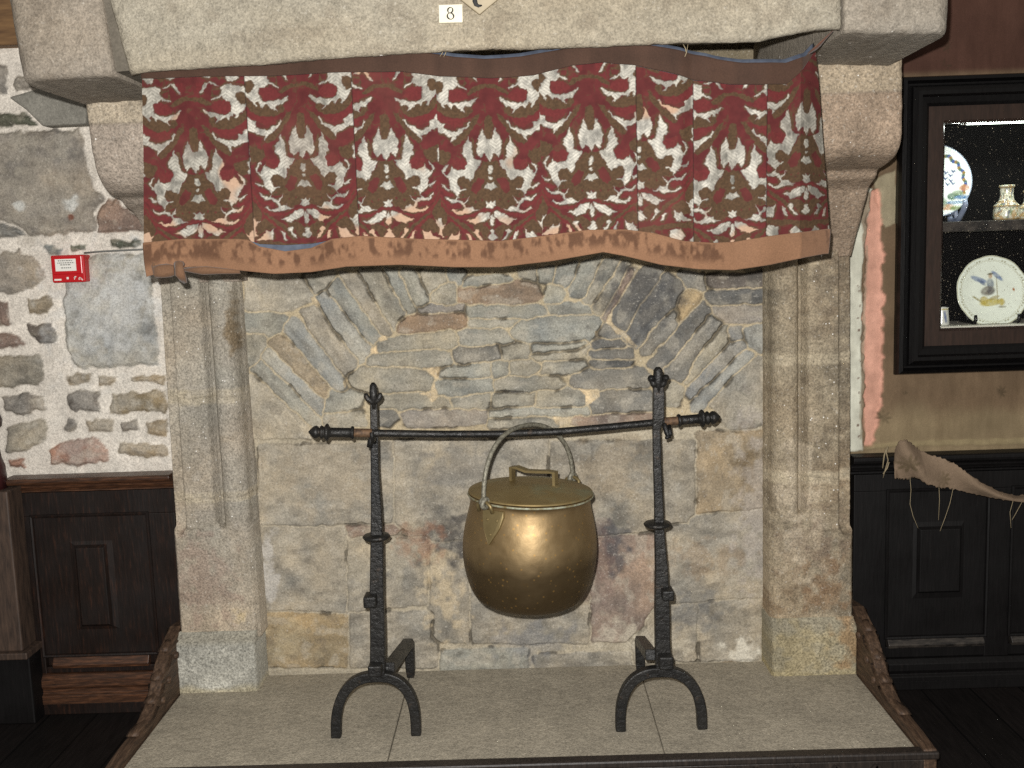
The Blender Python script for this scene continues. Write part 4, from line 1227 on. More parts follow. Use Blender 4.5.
for px, d in ((308.5, -1), (720.5, 1)):
    e = rail_at(px); ax = _n(e - rail_at(px - d * 24))
    L = np.linalg.norm(e - rail_at(px - d * 24)); k = L / 24
    prof = [(0, -24), (4.8, -24), (5.2, -21.5), (8.2, -20), (9.4, -18.5), (8.2, -17), (5.6, -15.5), (6.4, -14.5), (7.2, -13), (6.0, -11.5), (4.2, -10.8), (6.0, -9.6), (6.9, -7.8), (6.4, -5.8), (4.6, -3.4), (2.4, -1.4), (1.0, -.2), (0, .3)]
    MB().lathe([(r * k * .98, h * k) for r, h in prof], e, 22, ax).build('finial', IRON, RA)
for px in (352.5, 679):
    c = rail_at(px); ax = _n(rail_at(px + 5) - c)
    MB().lathe([(.010, -.005), (.0175, -.004), (.019, 0), (.0175, .004), (.010, .005)], c, 16, ax).build('ring', IRON, RA)

# cauldron
def brass(name, soot, base=((122, 101, 69), (146, 125, 91)), rough=(.44, .56), metal=.72):
    t = NT(name)
    n = t.noise(7, 4, .6); c = t.mix(t.val(n, .3, .7), lin4(base[0]), lin4(base[1]))
    if soot is not None:
        zz = t.math('ADD', t.sep('Z'), t.math('MULTIPLY', t.math('SUBTRACT', t.noise(7, 3, .6), .5), .09))
        f = t.val(zz, soot + .03, soot - .03)
        c = t.mix(t.math('MULTIPLY', f, .72), c, lin4((62, 49, 31)))
        sp = t.voro(52); c = t.mix(t.val(sp, .10, .2, .55, 0), c, lin4((170, 132, 72)))
    c = t.mix(t.val(t.noise(26, 4, .7), .58, .75, 0, .45), c, lin4((98, 78, 46)))
    t.set(c, t.val(t.noise(18, 3), .3, .7, *rough), metal, .5)
    t.bump(t.noise(11, 2, .5), .25, .02); t.bump(t.noise(60, 3, .6), .12, .004)
    return t
Y_P = (Y_R0 + Y_R1) / 2 + (.5 - .45) * 0
pc = at(530.5, 492, Y_P); k = Y_P / F
pc_base = at(527.5, 611, Y_P - 0)
axis = _n(np.array([pc[0] - pc_base[0], 0, pc[2] - pc_base[2]]) * [.8, 1, 1])
PO = thing('cauldron', 'lidded brass cauldron hanging by its bail from the iron spit rail', 'cauldron', pc)
BR = brass('aged_brass', -.16)
H0 = -.012
prof = [(r * .975, h * .965) for r, h in [(0, -.338), (.090, -.338), (.128, -.334), (.152, -.322), (.170, -.298), (.184, -.262), (.194, -.220), (.1985, -.182), (.198, -.145), (.193, -.105), (.185, -.068), (.178, -.040), (.1755, -.022), (.1765, -.012), (.182, -.008), (.1845, -.004), (.182, 0), (.176, -.001), (.171, -.006), (.170, -.03), (.168, -.05)]]
def smooth_prof(pr, n=70):
    pr = np.array(pr, float); L = np.concatenate([[0], np.cumsum(np.hypot(*np.diff(pr, axis=0).T))])
    return pr
body = MB().lathe(prof, pc, 96, axis).build('body', BR.m, PO)
sub = body.modifiers.new('smooth', 'SUBSURF'); sub.levels = 1; sub.render_levels = 1
LIDM = brass('lid_brass', None, ((132, 112, 72), (150, 132, 92)), (.45, .65), .6)
c = LIDM.b.inputs['Base Color'].links[0].from_socket
LIDM.set(LIDM.mix(LIDM.val(LIDM.noise(9, 5, .65), .52, .68, 0, .55), c, lin4((132, 140, 116))))
lp = [(r * .975, h) for r, h in [(0, .030), (.03, .0295), (.07, .027), (.11, .022), (.14, .016), (.160, .011), (.176, .008), (.181, .006), (.1825, .003), (.181, .001), (.174, .001), (.166, .001)]]
lid = MB().lathe(lp, pc, 80, axis).build('lid', LIDM.m, PO); lid['label'] = 'round domed brass lid with greenish tarnish'
HBR = brass('dark_brass', None, ((118, 102, 68), (146, 130, 92)), (.42, .6), .65)
t = NT('verdigris_rim'); t.set(t.ramp(t.noise(40, 5, .7), [(.35, lin4((112, 98, 62))), (.55, lin4((150, 152, 132))), (.75, lin4((186, 190, 176)))]), .6, .2); VERD = t.m
tr_ = MB(); tr_.lathe([(.172, -.008), (.178, -.0075), (.1805, -.005), (.1795, -.002), (.174, -.001)], pc, 80, axis)
o = tr_.build('rim', VERD, PO); o['label'] = 'rim whitened with verdigris under the lid'
# strap handle
lx = lambda px, py, dy=0: at(px, py, Y_P + dy)
hp = [(510, 478, .03), (510.5, 467, .03), (516, 467.5, .022), (525, 470.5, .012), (536, 473, 0), (547, 473, -.014), (556.5, 472.5, -.03), (556, 474, -.03), (555.8, 487.5, -.03)]
m = MB()
ax0 = lx(512, 467, .03); ax1 = lx(555, 473, -.03)
f0 = np.array([ax0[0], ax0[1], 0]); f1 = np.array([ax1[0], ax1[1], 0])
wdir = _n(np.cross(f1 - f0, [0, 0, 1]))
zt = pc[2] + .021
path = [(f0, zt - .002), (f0, ax0[2]), (f0 + (f1 - f0) * .12, ax0[2] + .001), (f0 + (f1 - f0) * .35, ax0[2] - .008), (f0 + (f1 - f0) * .6, ax1[2] + .001), (f0 + (f1 - f0) * .85, ax1[2] + .003), (f1, ax1[2] + .002), (f1, zt - .004)]
loops = []; T = .0035
P3 = [p * [1, 1, 0] + [0, 0, z] for p, z in path]
for i, p in enumerate(P3):
    a = P3[max(0, i - 1)]; b = P3[min(len(P3) - 1, i + 1)]; d = _n(b - a); nn = np.cross(wdir, d)
    if i in (1, 6): nn = nn * 1.35
    loops.append([p + wdir * .012 + nn * T, p - wdir * .012 + nn * T, p - wdir * .012 - nn * T, p + wdir * .012 - nn * T])
m.loft(loops)
for f in (f0, f1):
    d = _n(f1 - f0) * (1 if f is f1 else -1)
    m.lathe([(0, .006), (.012, .005), (.019, .001), (.019, -.004), (0, -.005)], f + [0, 0, zt] - d * .004, 16)
m.build('lid_handle', HBR.m, lid, False)
# lugs and bail
ang0 = math.radians(227)
def rimpt(ang, r, z): return pc + np.array([r * math.cos(ang), r * math.sin(ang), 0]) + axis * z
lugs = []
for ang, nm in ((ang0, 'near'), (ang0 - math.pi, 'far')):
    er = np.array([math.cos(ang), math.sin(ang), 0]); et = np.array([-math.sin(ang), math.cos(ang), 0])
    m = MB(); a2 = ang + (.13 if nm == 'near' else 0); er0, et0 = er, et; er = np.array([math.cos(a2), math.sin(a2), 0]); et = np.array([-math.sin(a2), math.cos(a2), 0])
    shape = [(-.034, -.014), (.034, -.014), (.035, -.03), (.026, -.062), (.010, -.090), (.0, -.106), (-.010, -.090), (-.026, -.062), (-.035, -.03)]
    rz = lambda z: float(np.interp(z, [-.11, -.068, -.040, -.014], [.1935, .185, .178, .1765]))
    L0 = []; L1 = []
    for x, z in shape:
        r = rz(z); rc = math.sqrt(max(r * r - x * x, 0))
        p = pc + er * (rc + .0005) + et * x + axis * z
        L0.append(p - er * .004); L1.append(p + er * .004)
    m.loft([L0, L1])
    for x, z in ((-.016, -.04), (.016, -.04), (0, -.078)):
        r = rz(z); q = pc + er * (r + .004) + et * x + axis * z
        m.lathe([(0, .004), (.003, .0035), (.005, 0), (0, -.002)], q, 8, er)
    lg = m.build('lug', HBR.m, PO, False); lg['label'] = 'pointed riveted lug plate at the rim'
    er, et = er0, et0
    # ear loop over the rim
    ec = rimpt(ang, .188, -.006); m = MB()
    m.tube([pc + er * .181 + et * .026 + axis * -.02, ec + et * .024 + axis * .006, ec + et * .012 + axis * .014, ec + axis * .016, ec - et * .012 + axis * .014, ec - et * .024 + axis * .006, pc + er * .181 - et * .026 + axis * -.02], .0055, 8)
    m.build('ear', HBR.m, lg)
    lugs.append((ec, er, et))
t = NT('bail_iron'); n = t.noise(120, 3, .7); t.set(t.ramp(n, [(.3, lin4((78, 74, 64))), (.7, lin4((150, 146, 130)))]), .55, .35); t.bump(n, .5, .004)
BAIL = t.m
top = rail_at(524) + np.array([0, 0, .0118 + .0095]); top[1] = rail_at(524)[1]
a, b = lugs[0][0], lugs[1][0]
path = []
ctr = (a + b) / 2
for q in np.linspace(0, 1, 41):
    ang = math.pi * q
    hx = math.cos(ang); hz = math.sin(ang)
    base = ctr + (a - ctr) * (math.copysign(abs(hx) ** .92, hx))
    z = (a[2] + .010) + (top[2] - a[2] - .010) * hz ** .85
    w = hz ** 2
    path.append(np.array([base[0] + (top[0] - ctr[0]) * w, base[1] + (top[1] - ctr[1]) * w, z]))
m = MB().tube(path, .0066, 10)
for e, (ec, er, et) in ((path[0], lugs[0]), (path[-1], lugs[1])):   # wrapped ends gripping the ears
    c = ec + axis * .012
    m.tube([c + er * .012 * math.cos(t_) + axis * (.012 * math.sin(t_)) + et * .004 * (t_ / 5) for t_ in np.linspace(0, 8, 22)], .0072, 8)
m.build('bail_handle', BAIL, PO)

# ------------------------------------------------------------------ small things on the walls
# red fire alarm call point
ya = Y_WALL - .05
p00 = at(52.5, 283, ya); p11 = at(83.5, 254.5, ya)
t = NT('red_plastic'); t.set(lin4((190, 22, 30)), .3, 0, .5); REDP = t.m
t = NT('white_print'); t.set(lin4((235, 232, 224)), .6); WHITE = t.m
t = NT('grey_print'); t.set(lin4((120, 120, 116)), .7); GREYP = t.m
FA = thing('fire_alarm_call_point', 'red square fire alarm call point with white label on the rubble wall', 'alarm', (p00[0], ya, p00[2]))
o = MB().box((p00[0], ya, p00[2]), (p11[0], Y_WALL + .004, p11[2])).build('housing', REDP, FA, False); bev(o, .005, 3)
w = p11[0] - p00[0]; h = p11[2] - p00[2]
def onbox(a, b, c, d, dy): return ((p00[0] + a * w, ya - dy, p00[2] + b * h), (p00[0] + c * w, ya + .001, p00[2] + d * h))
bev(MB().box(*onbox(.06, .30, .94, .96, .004)).build('front_cover', REDP, FA, False), .003)
lb = MB().box(*onbox(.15, .42, .77, .86, .0055)).build('label_window', WHITE, FA, False); lb['label'] = 'white printed label'
m = MB()
for zz, x0, x1 in ((.78, .24, .68), (.70, .22, .72), (.63, .30, .62), (.52, .32, .62)):
    x = x0
    while x < x1:
        dx = random.uniform(.03, .07); m.box(*onbox(x, zz, min(x + dx, x1), zz + .035, .0062)); x += dx + .02
m.build('printed_lines', GREYP, lb, False)
m = MB()
for a, b, c, d in ((.07, .08, .28, .14), (.44, .12, .50, .20), (.66, .10, .68, .22), (.66, .19, .73, .22), (.66, .15, .71, .17), (.80, .08, .82, .18), (.86, .08, .88, .18), (.80, .16, .88, .18), (.90, .06, .92, .12)):
    m.box(*onbox(a, b, c, d, .0012))
m.build('marking', WHITE, FA, False)
# hairline cable along the wall
t = NT('grey_cable'); t.set(lin4((112, 112, 108)), .6); CAB = t.m
o = MB().tube([at(x, y, Y_WALL - .022) for x, y in ((84, 253), (100, 251.5), (120, 250.5), (152, 249))], .003, 6).build('cable', CAB)
tag(o, 'thin grey cable running from the red alarm to the fireplace', 'cable')

# number card and diamond plaque on the mantel
t = NT('cream_card'); t.set(t.ramp(t.noise(30, 3), [(.3, lin4((206, 200, 178))), (.7, lin4((220, 214, 192)))]), .7); CARD = t.m
t = NT('black_ink'); t.set(lin4((24, 22, 22)), .7); INK = t.m
yc = Y_LINT - .010
q0 = at(439, 22.5, yc); q1 = at(462.5, 4.5, yc)
NC = thing('number_card', 'small cream card printed with a black 8 on the mantel beam', 'card', (q0[0], yc, q0[2]))
tl = at(438.8, 5, yc); tr = at(462.3, 4.3, yc); br = at(462.6, 22.3, yc); bl_ = at(439.3, 22.8, yc)
V, Fc = prism([p[[0, 2]] for p in (bl_, br, tr, tl)], yc, yc + .014)
MB().add(V, Fc).build('card', CARD, NC, False)
m = MB(); c8 = at(450.4, 13.4, yc); s = yc / F
def ring(cx, cz, ro, rzo, ri, rzi, sh):
    A_ = []; B_ = []; n = 28
    for k in range(n):
        a = 2 * math.pi * k / n
        A_.append((cx + ro * math.cos(a), cz + rzo * math.sin(a))); B_.append((cx + ri * math.cos(a) + sh * math.sin(a), cz + rzi * math.sin(a)))
    V = [(x, yc - .0012, z) for x, z in A_ + B_]; m.add(V, [(k, (k + 1) % n, n + (k + 1) % n, n + k) for k in range(n)])
ring(c8[0], c8[2] + 2.9 * s, 3.1 * s, 2.9 * s, 1.7 * s, 2.2 * s, .5 * s)
ring(c8[0], c8[2] - 2.6 * s, 3.8 * s, 3.3 * s, 2.3 * s, 2.6 * s, -.5 * s)
d8 = m.build('digit', INK, NC, False); d8['label'] = 'black printed figure 8'; solid(d8, .0006)
t = NT('old_ivory_plaque'); n = t.noise(24, 4); t.set(t.ramp(n, [(.3, lin4((140, 128, 104))), (.7, lin4((168, 154, 128)))]), .5); PLQ = t.m
tip = at(479.5, 14.6, yc); ur = at(507, -8, yc); ul = at(451, -8, yc); up = at(478, -32, yc)
PQ = thing('diamond_plaque', 'tan diamond shaped plaque at the top edge above the number card', 'plaque', (tip[0], yc, tip[2]))
V, Fc = prism([p[[0, 2]] for p in (tip, ur, up, ul)], yc - .002, yc + .014)
bev(MB().add(V, Fc).build('board', PLQ, PQ, False), .002)
m = MB()
m.tube([at(x, y, yc - .003) for x, y in ((476.5, -9), (475, -4), (474.8, 1), (476, 4.5), (478.5, 6), (482, 5.4))], [.003, .005, .0055, .005, .0035, .0015], 8, flat=.2, up=(1, 0, 0))
m.build('letter', GREYP if False else INK, PQ)

# ------------------------------------------------------------------ wainscot panelling
t = NT('wainscot_brown')
g = t.noise(20, 5, .65, t.mapping((5, 5, .6)))
c = t.ramp(g, [(.25, lin4((13, 9, 7))), (.55, lin4((31, 20, 15))), (.8, lin4((70, 42, 28)))])
c = t.mix(t.val(t.noise(3.2, 3), .4, .7, 0, .5), c, lin4((22, 20, 20)))
t.set(c, t.val(t.noise(6, 3), .3, .7, .4, .6), 0, .35); t.bump(g, .25, .005)
WBR = t.m
t = NT('wainscot_black')
g = t.noise(20, 5, .65, t.mapping((5, 5, .6)))
c = t.ramp(g, [(.25, lin4((7, 6, 6))), (.6, lin4((15, 13, 13))), (.8, lin4((27, 23, 21)))])
t.set(c, t.val(t.noise(6, 3), .3, .7, .45, .65), 0, .25); t.bump(g, .25, .005)
WBK = t.m
t = NT('wainscot_rail')
g = t.noise(24, 5, .65, t.mapping((.7, 5, 6)))
c = t.ramp(g, [(.25, lin4((30, 22, 18))), (.5, lin4((70, 46, 32))), (.75, lin4((112, 74, 50)))])
t.set(c, .4, 0, .5); t.bump(g, .25, .005)
WRL = t.m
t = NT('worn_black_edge'); t.set(t.ramp(t.noise(30, 4, .6, t.mapping((1, 5, 1))), [(.35, lin4((26, 24, 23))), (.7, lin4((70, 64, 58)))]), .4, 0, .5); WBE = t.m
def moulding(name, x0, x1, prof, mat, parent):
    """(y, z) section run along x"""
    m = MB(); m.loft([[(x, p[0], p[1]) for p in prof] for x in (x0, x1)])
    o = m.build(name, mat, parent, False); return o
def cap_prof(zt, zb, yb, d):
    h = zt - zb; y = yb
    return [(y, zb), (y - d * .35, zb), (y - d * .35, zb + h * .16), (y - d * .75, zb + h * .28), (y - d * .55, zb + h * .42), (y - d * .62, zb + h * .55), (y - d * .95, zb + h * .66), (y - d, zb + h * .80), (y - d, zb + h * .95), (y - d * .9, zt), (y, zt)]
def rect_frame(x0, x1, z0, z1, ix0, ix1, iz0, iz1, prof):
    """mitred frame between an outer and an inner rectangle; prof = (t, y), t from outer 0 to inner 1"""
    m = MB(); loops = []
    n = len(prof)
    for k in range(4):
        lp = []
        for t_, y in prof:
            X = [x0 + (ix0 - x0) * t_, x1 + (ix1 - x1) * t_]; Zz = [z0 + (iz0 - z0) * t_, z1 + (iz1 - z1) * t_]
            lp.append((X[0 if k in (0, 3) else 1], y, Zz[0 if k in (0, 1) else 1]))
        loops.append(lp)
    loops.append(loops[0])
    m.loft(loops, cap=False, closed=True)
    return m
def raised_panel(x0, x1, z0, z1, fx0, fx1, fz0, fz1, y, mat, parent, bead):
    """recessed panel whose bevels rise to a tall narrow field"""
    m = MB()
    def L(a, b, c, d, yy): return [(a, yy, c), (b, yy, c), (b, yy, d), (a, yy, d)]
    e = .012
    m.loft([L(x0, x1, z0, z1, y), L(x0 + e, x1 - e, z0 + e, z1 - e, y + .020), L(x0 + 2.2 * e, x1 - 2.2 * e, z0 + 2.2 * e, z1 - 2.2 * e, y + .020),
            L(fx0 - .012, fx1 + .012, fz0 - .012, fz1 + .012, y - .004), L(fx0 - .004, fx1 + .004, fz0 - .004, fz1 + .004, y - .016), L(fx0, fx1, fz0, fz1, y - .016)], cap=False)
    n = len(m.v); m.f.append((n - 4, n - 3, n - 2, n - 1))
    m.f.append((3, 2, 1, 0))
    p = m.build('panel', mat, parent, False); bev(p, .0015)
    pfm = [(0, y + .012), (0, y - .006), (.3, y - .010), (.7, y - .008), (1, y + .004), (1, y + .016)]
    b = rect_frame(x0 - .004, x1 + .004, z0 - .004, z1 + .004, x0 + .010, x1 - .010, z0 + .010, z1 - .010, pfm).build('panel_bead', bead, p, False)
    MB().box((x0 - .02, y + .022, 0.02), (x1 + .02, y + .034, z1 + .02)).build('backing', mat, p, False)
    return p

YP = Y_PANEL
def z_at(px, py): return at(px, py, YP)[2]
def x_at(px, py): return at(px, py, YP)[0]
# left
xR = xol(0.8) - .004
WL = thing('wainscot_panelling', 'dark brown oak wainscot with one raised panel below the rubble wall', 'panelling', (x_at(90, 600), YP, 0))
zc1, zc0 = z_at(90, 475), z_at(90, 492)
x0 = x_at(12, 600)
bev(moulding('cap_rail', -1.78, at(168, 480, YP)[0] + .02, cap_prof(zc1, zc0, Y_WALL - .01, .085), WRL, WL), .003)
ztop = zc0; zp1, zp0 = z_at(95, 515), z_at(95, 654); zs = z_at(95, 666)
px0, px1 = x_at(38, 580), x_at(152, 580)
bev(MB().box((px0 - .12, YP, zp1), (at(170, 500, YP)[0] + .02, Y_WALL - .01, ztop + .003)).build('top_rail', WBR, WL, False), .003)
bev(MB().box((px0 - .115, YP, 0), (px0, Y_WALL - .01, zp1 + .001)).build('stile', WBR, WL, False), .003)
bev(MB().box((px1, YP, 0), (at(174, 580, YP)[0] + .02, Y_WALL - .01, zp1 + .001)).build('stile', WBR, WL, False), .003)
raised_panel(px0 - .003, px1 + .003, zp0 - .003, zp1 + .003, x_at(82, 585), x_at(107, 585), z_at(95, 622), z_at(95, 548), YP, WBR, WL, WBR)
o = moulding('sill_moulding', px0 + .03, px1 - .03, [(YP + .01, zs), (YP - .014, zs), (YP - .018, zs + .012), (YP - .004, zp0 - .006), (YP + .012, zp0)], WRL, WL); bev(o, .002)
zb1, zb2 = z_at(95, 672), z_at(95, 700)
bev(MB().box((px0, YP, zb1), (px1, Y_WALL - .01, zs + .0)).build('bottom_rail', WBR, WL, False), .003)
h = zb1 - zb2
prof = [(YP + .03, zb2), (YP - .028, zb2), (YP - .028, zb2 + h * .30), (YP - .018, zb2 + h * .36), (YP - .018, zb2 + h * .5), (YP - .026, zb2 + h * .6), (YP - .024, zb2 + h * .85), (YP - .010, zb1), (YP + .03, zb1)]
bev(moulding('base_moulding', px0 - .05, at(176, 690, YP)[0] + .03, prof, WRL, WL), .002)
bev(MB().box((px0 - .05, YP - .022, 0), (at(176, 700, YP)[0] + .03, Y_WALL - .01, zb2)).build('plinth_board', WBR, WL, False), .003)
# older panelling beyond it, further left
t = NT('worn_oak'); g = t.noise(18, 5, .65, t.mapping((5, 5, .7)))
t.set(t.ramp(g, [(.3, lin4((40, 31, 26))), (.7, lin4((84, 66, 54)))]), .6); t.bump(g, .2, .005); WOAK = t.m
CH = thing('oak_chest', 'worn oak chest with a turned red post, at the left edge beside the wainscot', 'chest', (x_at(0, 600) - .3, 3.22, 0))
zt_, zl_ = at(10, 492, 3.25)[2], at(10, 656, 3.25)[2]
xe_ = at(17, 600, 3.25)[0]
o = MB().box((-2.3, 3.255, zl_ + .012), (xe_, Y_PANEL - .006, zt_)).build('side_panel', WOAK, CH, False); bev(o, .006)
o = MB().box((-2.3, 3.24, zl_ - .012), (xe_ + .02, Y_PANEL - .006, zl_ + .012)).build('ledge', WOAK, CH, False); bev(o, .004)
o = MB().box((-2.3, 3.27, 0.0), (xe_ + .012, Y_PANEL - .006, zl_ - .012)).build('base', WBK, CH, False); bev(o, .006)
# turned dark red post standing on the chest's corner
yp_ = 3.31
c = at(-7, 492, yp_); c[2] = zt_; zz = lambda py: at(0, py, yp_)[2] - zt_; kx = yp_ / F
t = NT('dark_red_wood'); t.set(t.ramp(t.noise(12, 4, .6, t.mapping((4, 4, .6))), [(.3, lin4((34, 16, 18))), (.7, lin4((62, 30, 30)))]), .35); DRW = t.m
pf = [(0, zz(384)), (4 * kx, zz(385)), (8 * kx, zz(390)), (9 * kx, zz(398)), (7 * kx, zz(404)), (8.5 * kx, zz(409)), (13 * kx, zz(414)), (15 * kx, zz(420)), (14 * kx, zz(426)), (10 * kx, zz(430)), (9.5 * kx, zz(445)), (11 * kx, zz(458)), (13.5 * kx, zz(466)), (14 * kx, zz(475)), (14 * kx, 0), (0, 0)]
o = MB().lathe(pf, c, 28).build('corner_post', DRW, CH); o['label'] = 'turned dark red corner post'

# right
WR = thing('wainscot_panelling', 'black oak wainscot with moulded panels below the torn wall cloth', 'panelling', (x_at(940, 600), YP, 0))
zc1, zc0 = z_at(950, 453), z_at(950, 473)
xL = at(855, 560, YP)[0] - .006
bev(moulding('cap_rail', xL - .01, 2.6, cap_prof(zc1, zc0, Y_WALL - .008, .07), WBK, WR), .003)
zp1, zp0, zs = z_at(930, 490), z_at(930, 636), z_at(930, 646)
xa_, xb_ = x_at(887, 570), x_at(986, 570); xc_ = x_at(1011, 570); xd_ = xc_ + (xb_ - xa_)
bev(MB().box((xL, YP, zp1), (2.6, Y_WALL - .008, zc0 + .003)).build('top_rail', WBK, WR, False), .003)
for a, b in ((xL, xa_), (xb_, xc_), (xd_, xd_ + .09)):
    bev(MB().box((a, YP, 0), (b, Y_WALL - .008, zp1 + .001)).build('stile', WBK, WR, False), .003)
for a, b in ((xa_, xb_), (xc_, xd_), (xd_ + .09, 2.6)):
    raised_panel(a - .003, b + .003, zp0 - .003, zp1 + .003, a + (b - a) * .33, a + (b - a) * .70, zp0 + .17, zp1 - .14, YP, WBK, WR, WBK)
    o = moulding('sill_moulding', a + .004, b - .004, [(YP + .01, zs), (YP - .014, zs), (YP - .018, zs + .012), (YP - .004, zp0 - .006), (YP + .012, zp0)], WBE, WR); bev(o, .002)
zb1, zb2 = z_at(930, 657), z_at(930, 678)
bev(MB().box((xL, YP + .002, zb1), (2.6, Y_WALL - .008, zs)).build('bottom_rail', WBK, WR, False), .003)
h = zb1 - zb2
prof = [(YP + .03, zb2), (YP - .026, zb2), (YP - .026, zb2 + h * .22), (YP - .016, zb2 + h * .32), (YP - .022, zb2 + h * .5), (YP - .022, zb2 + h * .8), (YP - .008, zb1), (YP + .03, zb1)]
bev(moulding('base_moulding', xL, 2.6, prof, WBK, WR), .002)
bev(MB().box((xL, YP - .020, 0), (2.6, Y_WALL - .008, zb2)).build('plinth_board', WBK, WR, False), .003)

# torn strip of wall cloth hanging before the black panelling
t = NT('torn_cloth')
c = t.mix(1.0, t.attr(), t.ramp(t.noise(380, 2, .7), [(.3, (.8,) * 3), (.7, (1.2,) * 3)]), 'MULTIPLY')
t.set(c, .9, 0, .15); t.bump(t.noise(30, 4), .4, .01); TORN = t.m
TC = thing('torn_cloth_strip', 'torn brown strip of painted cloth drooping across the black wainscot', 'cloth', at(920, 460, 3.27))
topc = [(894, 462), (895.5, 448), (899, 442), (905, 439.5), (912, 444), (920, 451), (935, 456), (950, 461), (965, 471), (980, 482), (1000, 492), (1016, 496), (1040, 494), (1075, 486)]
botc = [(895, 478), (899, 478.5), (906, 479), (913, 477), (921, 480), (930, 485.5), (940, 487), (952, 489), (965, 492), (980, 495), (998, 498.5), (1012, 501), (1040, 504), (1075, 500)]
ns = 150; u = np.linspace(0, len(topc) - 1, ns)
T_ = np.array(topc, float); B_ = np.array(botc, float); ii = np.arange(len(topc))
tx, ty, bx, by = (np.interp(u, ii, q) for q in (T_[:, 0], T_[:, 1], B_[:, 0], B_[:, 1]))
nv = 26; Xg = np.zeros((nv, ns)); Yg = Xg.copy(); Zg = Xg.copy(); Cg = np.zeros((nv, ns, 3))
for j in range(nv):
    q = j / (nv - 1)
    for i in range(ns):
        px, py = bx[i] + (tx[i] - bx[i]) * q, by[i] + (ty[i] - by[i]) * q
        y = 3.255 + .02 * math.sin(i * .09 + q * 2.2) - .012 * math.sin(q * 3.1) - .03 * (i / ns) + .19 * max(0, i / ns - .45) ** 1.5
        if j in (0, nv - 1): py += 1.4 * (vnoise(i * .7, j * 3.0, 4) - .5) * 2
        p = at(px, py, y); Xg[j, i], Yg[j, i], Zg[j, i] = p
        Cg[j, i] = lin((126, 108, 90))
n = fbm(Xg * 14, Zg * 14, 6, 4); Cg = Cg * (.7 + .6 * n)[..., None]
for px, py, r in ((906, 462, 12), (942, 479, 10)):
    w = (star_mask(Xg, Zg, px, py, r, 3.255) * sstep(.3, .6, n))[..., None] * .5; Cg = Cg * (1 - w) + lin((70, 62, 36)) * w
o = sheet('strip', Xg, Yg, Zg, TORN, TC, Cg); solid(o, .003)
for P in ([(910, 478), (911, 490), (910, 504), (913, 516), (918, 528)], [(953, 489), (950, 503), (945, 518), (940, 531)], [(939, 487), (939.5, 500), (938.5, 520)], [(1013, 501), (1010, 512), (1011, 528)], [(1022, 502), (1016, 513), (1012, 520)]):
    MB().tube([at(a, b, 3.245) for a, b in P], .0009, 5).build('thread', THREAD, TC)
FR = MB(); 
for P in ([(888, 446), (886, 452), (888, 460), (885, 470), (883, 478)], [(886, 448), (884, 456), (882.5, 468)], [(889, 462), (887, 468), (883, 474)]):
    FR.tube([at(a, b, Y_PANEL - .05) for a, b in P], [.004, .005, .004, .003, .0015][:len(P)], 6, flat=.4)
o = FR.build('cloth_fray', THREAD); tag(o, 'pale frayed tuft of cloth hanging over the black cap rail beside the jamb', 'fray')

# ------------------------------------------------------------------ glazed wall cabinet with faience
Y_C = 3.36
xc0 = at(901, 230, Y_C)[0]; zc1 = at(960, 73.5, Y_C)[2]; zc0 = at(960, 374, Y_C)[2]
xi0 = at(931, 230, Y_C)[0]; zi1 = at(980, 105, Y_C)[2]; zi0 = at(980, 344, Y_C)[2]
xg0 = at(943.5, 230, Y_C + .03)[0]; zg1 = at(980, 122, Y_C + .03)[2]; zg0 = at(980, 327.5, Y_C + .03)[2]
xg1 = xg0 + .62; dxi = xi0 - xg0; xi1 = xg1 - dxi; xc1 = xg1 + (xg0 - xc0)
t = NT('black_cabinet_wood'); g = t.noise(20, 5, .65, t.mapping((5, 5, .8)))
t.set(t.ramp(g, [(.3, lin4((6, 5, 6))), (.7, lin4((15, 14, 14)))]), .36, 0, .3); t.bump(g, .12, .004); CBK = t.m
t = NT('brown_door_wood'); g = t.noise(22, 5, .65, t.mapping((5, 5, .8)))
t.set(t.ramp(g, [(.3, lin4((38, 27, 21))), (.7, lin4((56, 40, 32)))]), .45, 0, .4); t.bump(g, .12, .004); CBR = t.m
CB = thing('display_cabinet', 'black framed glazed cabinet holding painted pottery on the right wall', 'cabinet', ((xc0 + xc1) / 2, Y_WALL, zc0))
pf = [(0, Y_WALL + .004), (0, Y_C + .03), (.05, Y_C + .012), (.16, Y_C + .004), (.24, Y_C + .020), (.30, Y_C + .022), (.36, Y_C + .006), (.5, Y_C - .006), (.62, Y_C - .006), (.68, Y_C + .010), (.86, Y_C + .018), (1, Y_C + .03), (1, Y_WALL + .004)]
rect_frame(xc0, xc1, zc0, zc1, xi0, xi1, zi0, zi1, pf).build('frame', CBK, CB, False)
pf = [(0, Y_C + .07), (0, Y_C + .026), (.85, Y_C + .026), (1, Y_C + .036), (1, Y_C + .07)]
df = rect_frame(xi0 - .004, xi1 + .004, zi0 - .004, zi1 + .004, xg0, xg1, zg0, zg1, pf).build('door_frame', CBR, CB, False); df['label'] = 'plain brown inner door frame'
t = NT('cabinet_glass'); t.n.remove(t.b)
tr_ = t.n.new('ShaderNodeBsdfTransparent'); gl = t.n.new('ShaderNodeBsdfGlossy'); gl.inputs['Roughness'].default_value = .02
fr = t.n.new('ShaderNodeFresnel'); fr.inputs['IOR'].default_value = 1.14
mx = t.n.new('ShaderNodeMixShader'); t.l.new(fr.outputs[0], mx.inputs[0]); t.l.new(tr_.outputs[0], mx.inputs[1]); t.l.new(gl.outputs[0], mx.inputs[2])
di = t.n.new('ShaderNodeBsdfDiffuse'); di.inputs['Color'].default_value = lin4((170, 160, 140))
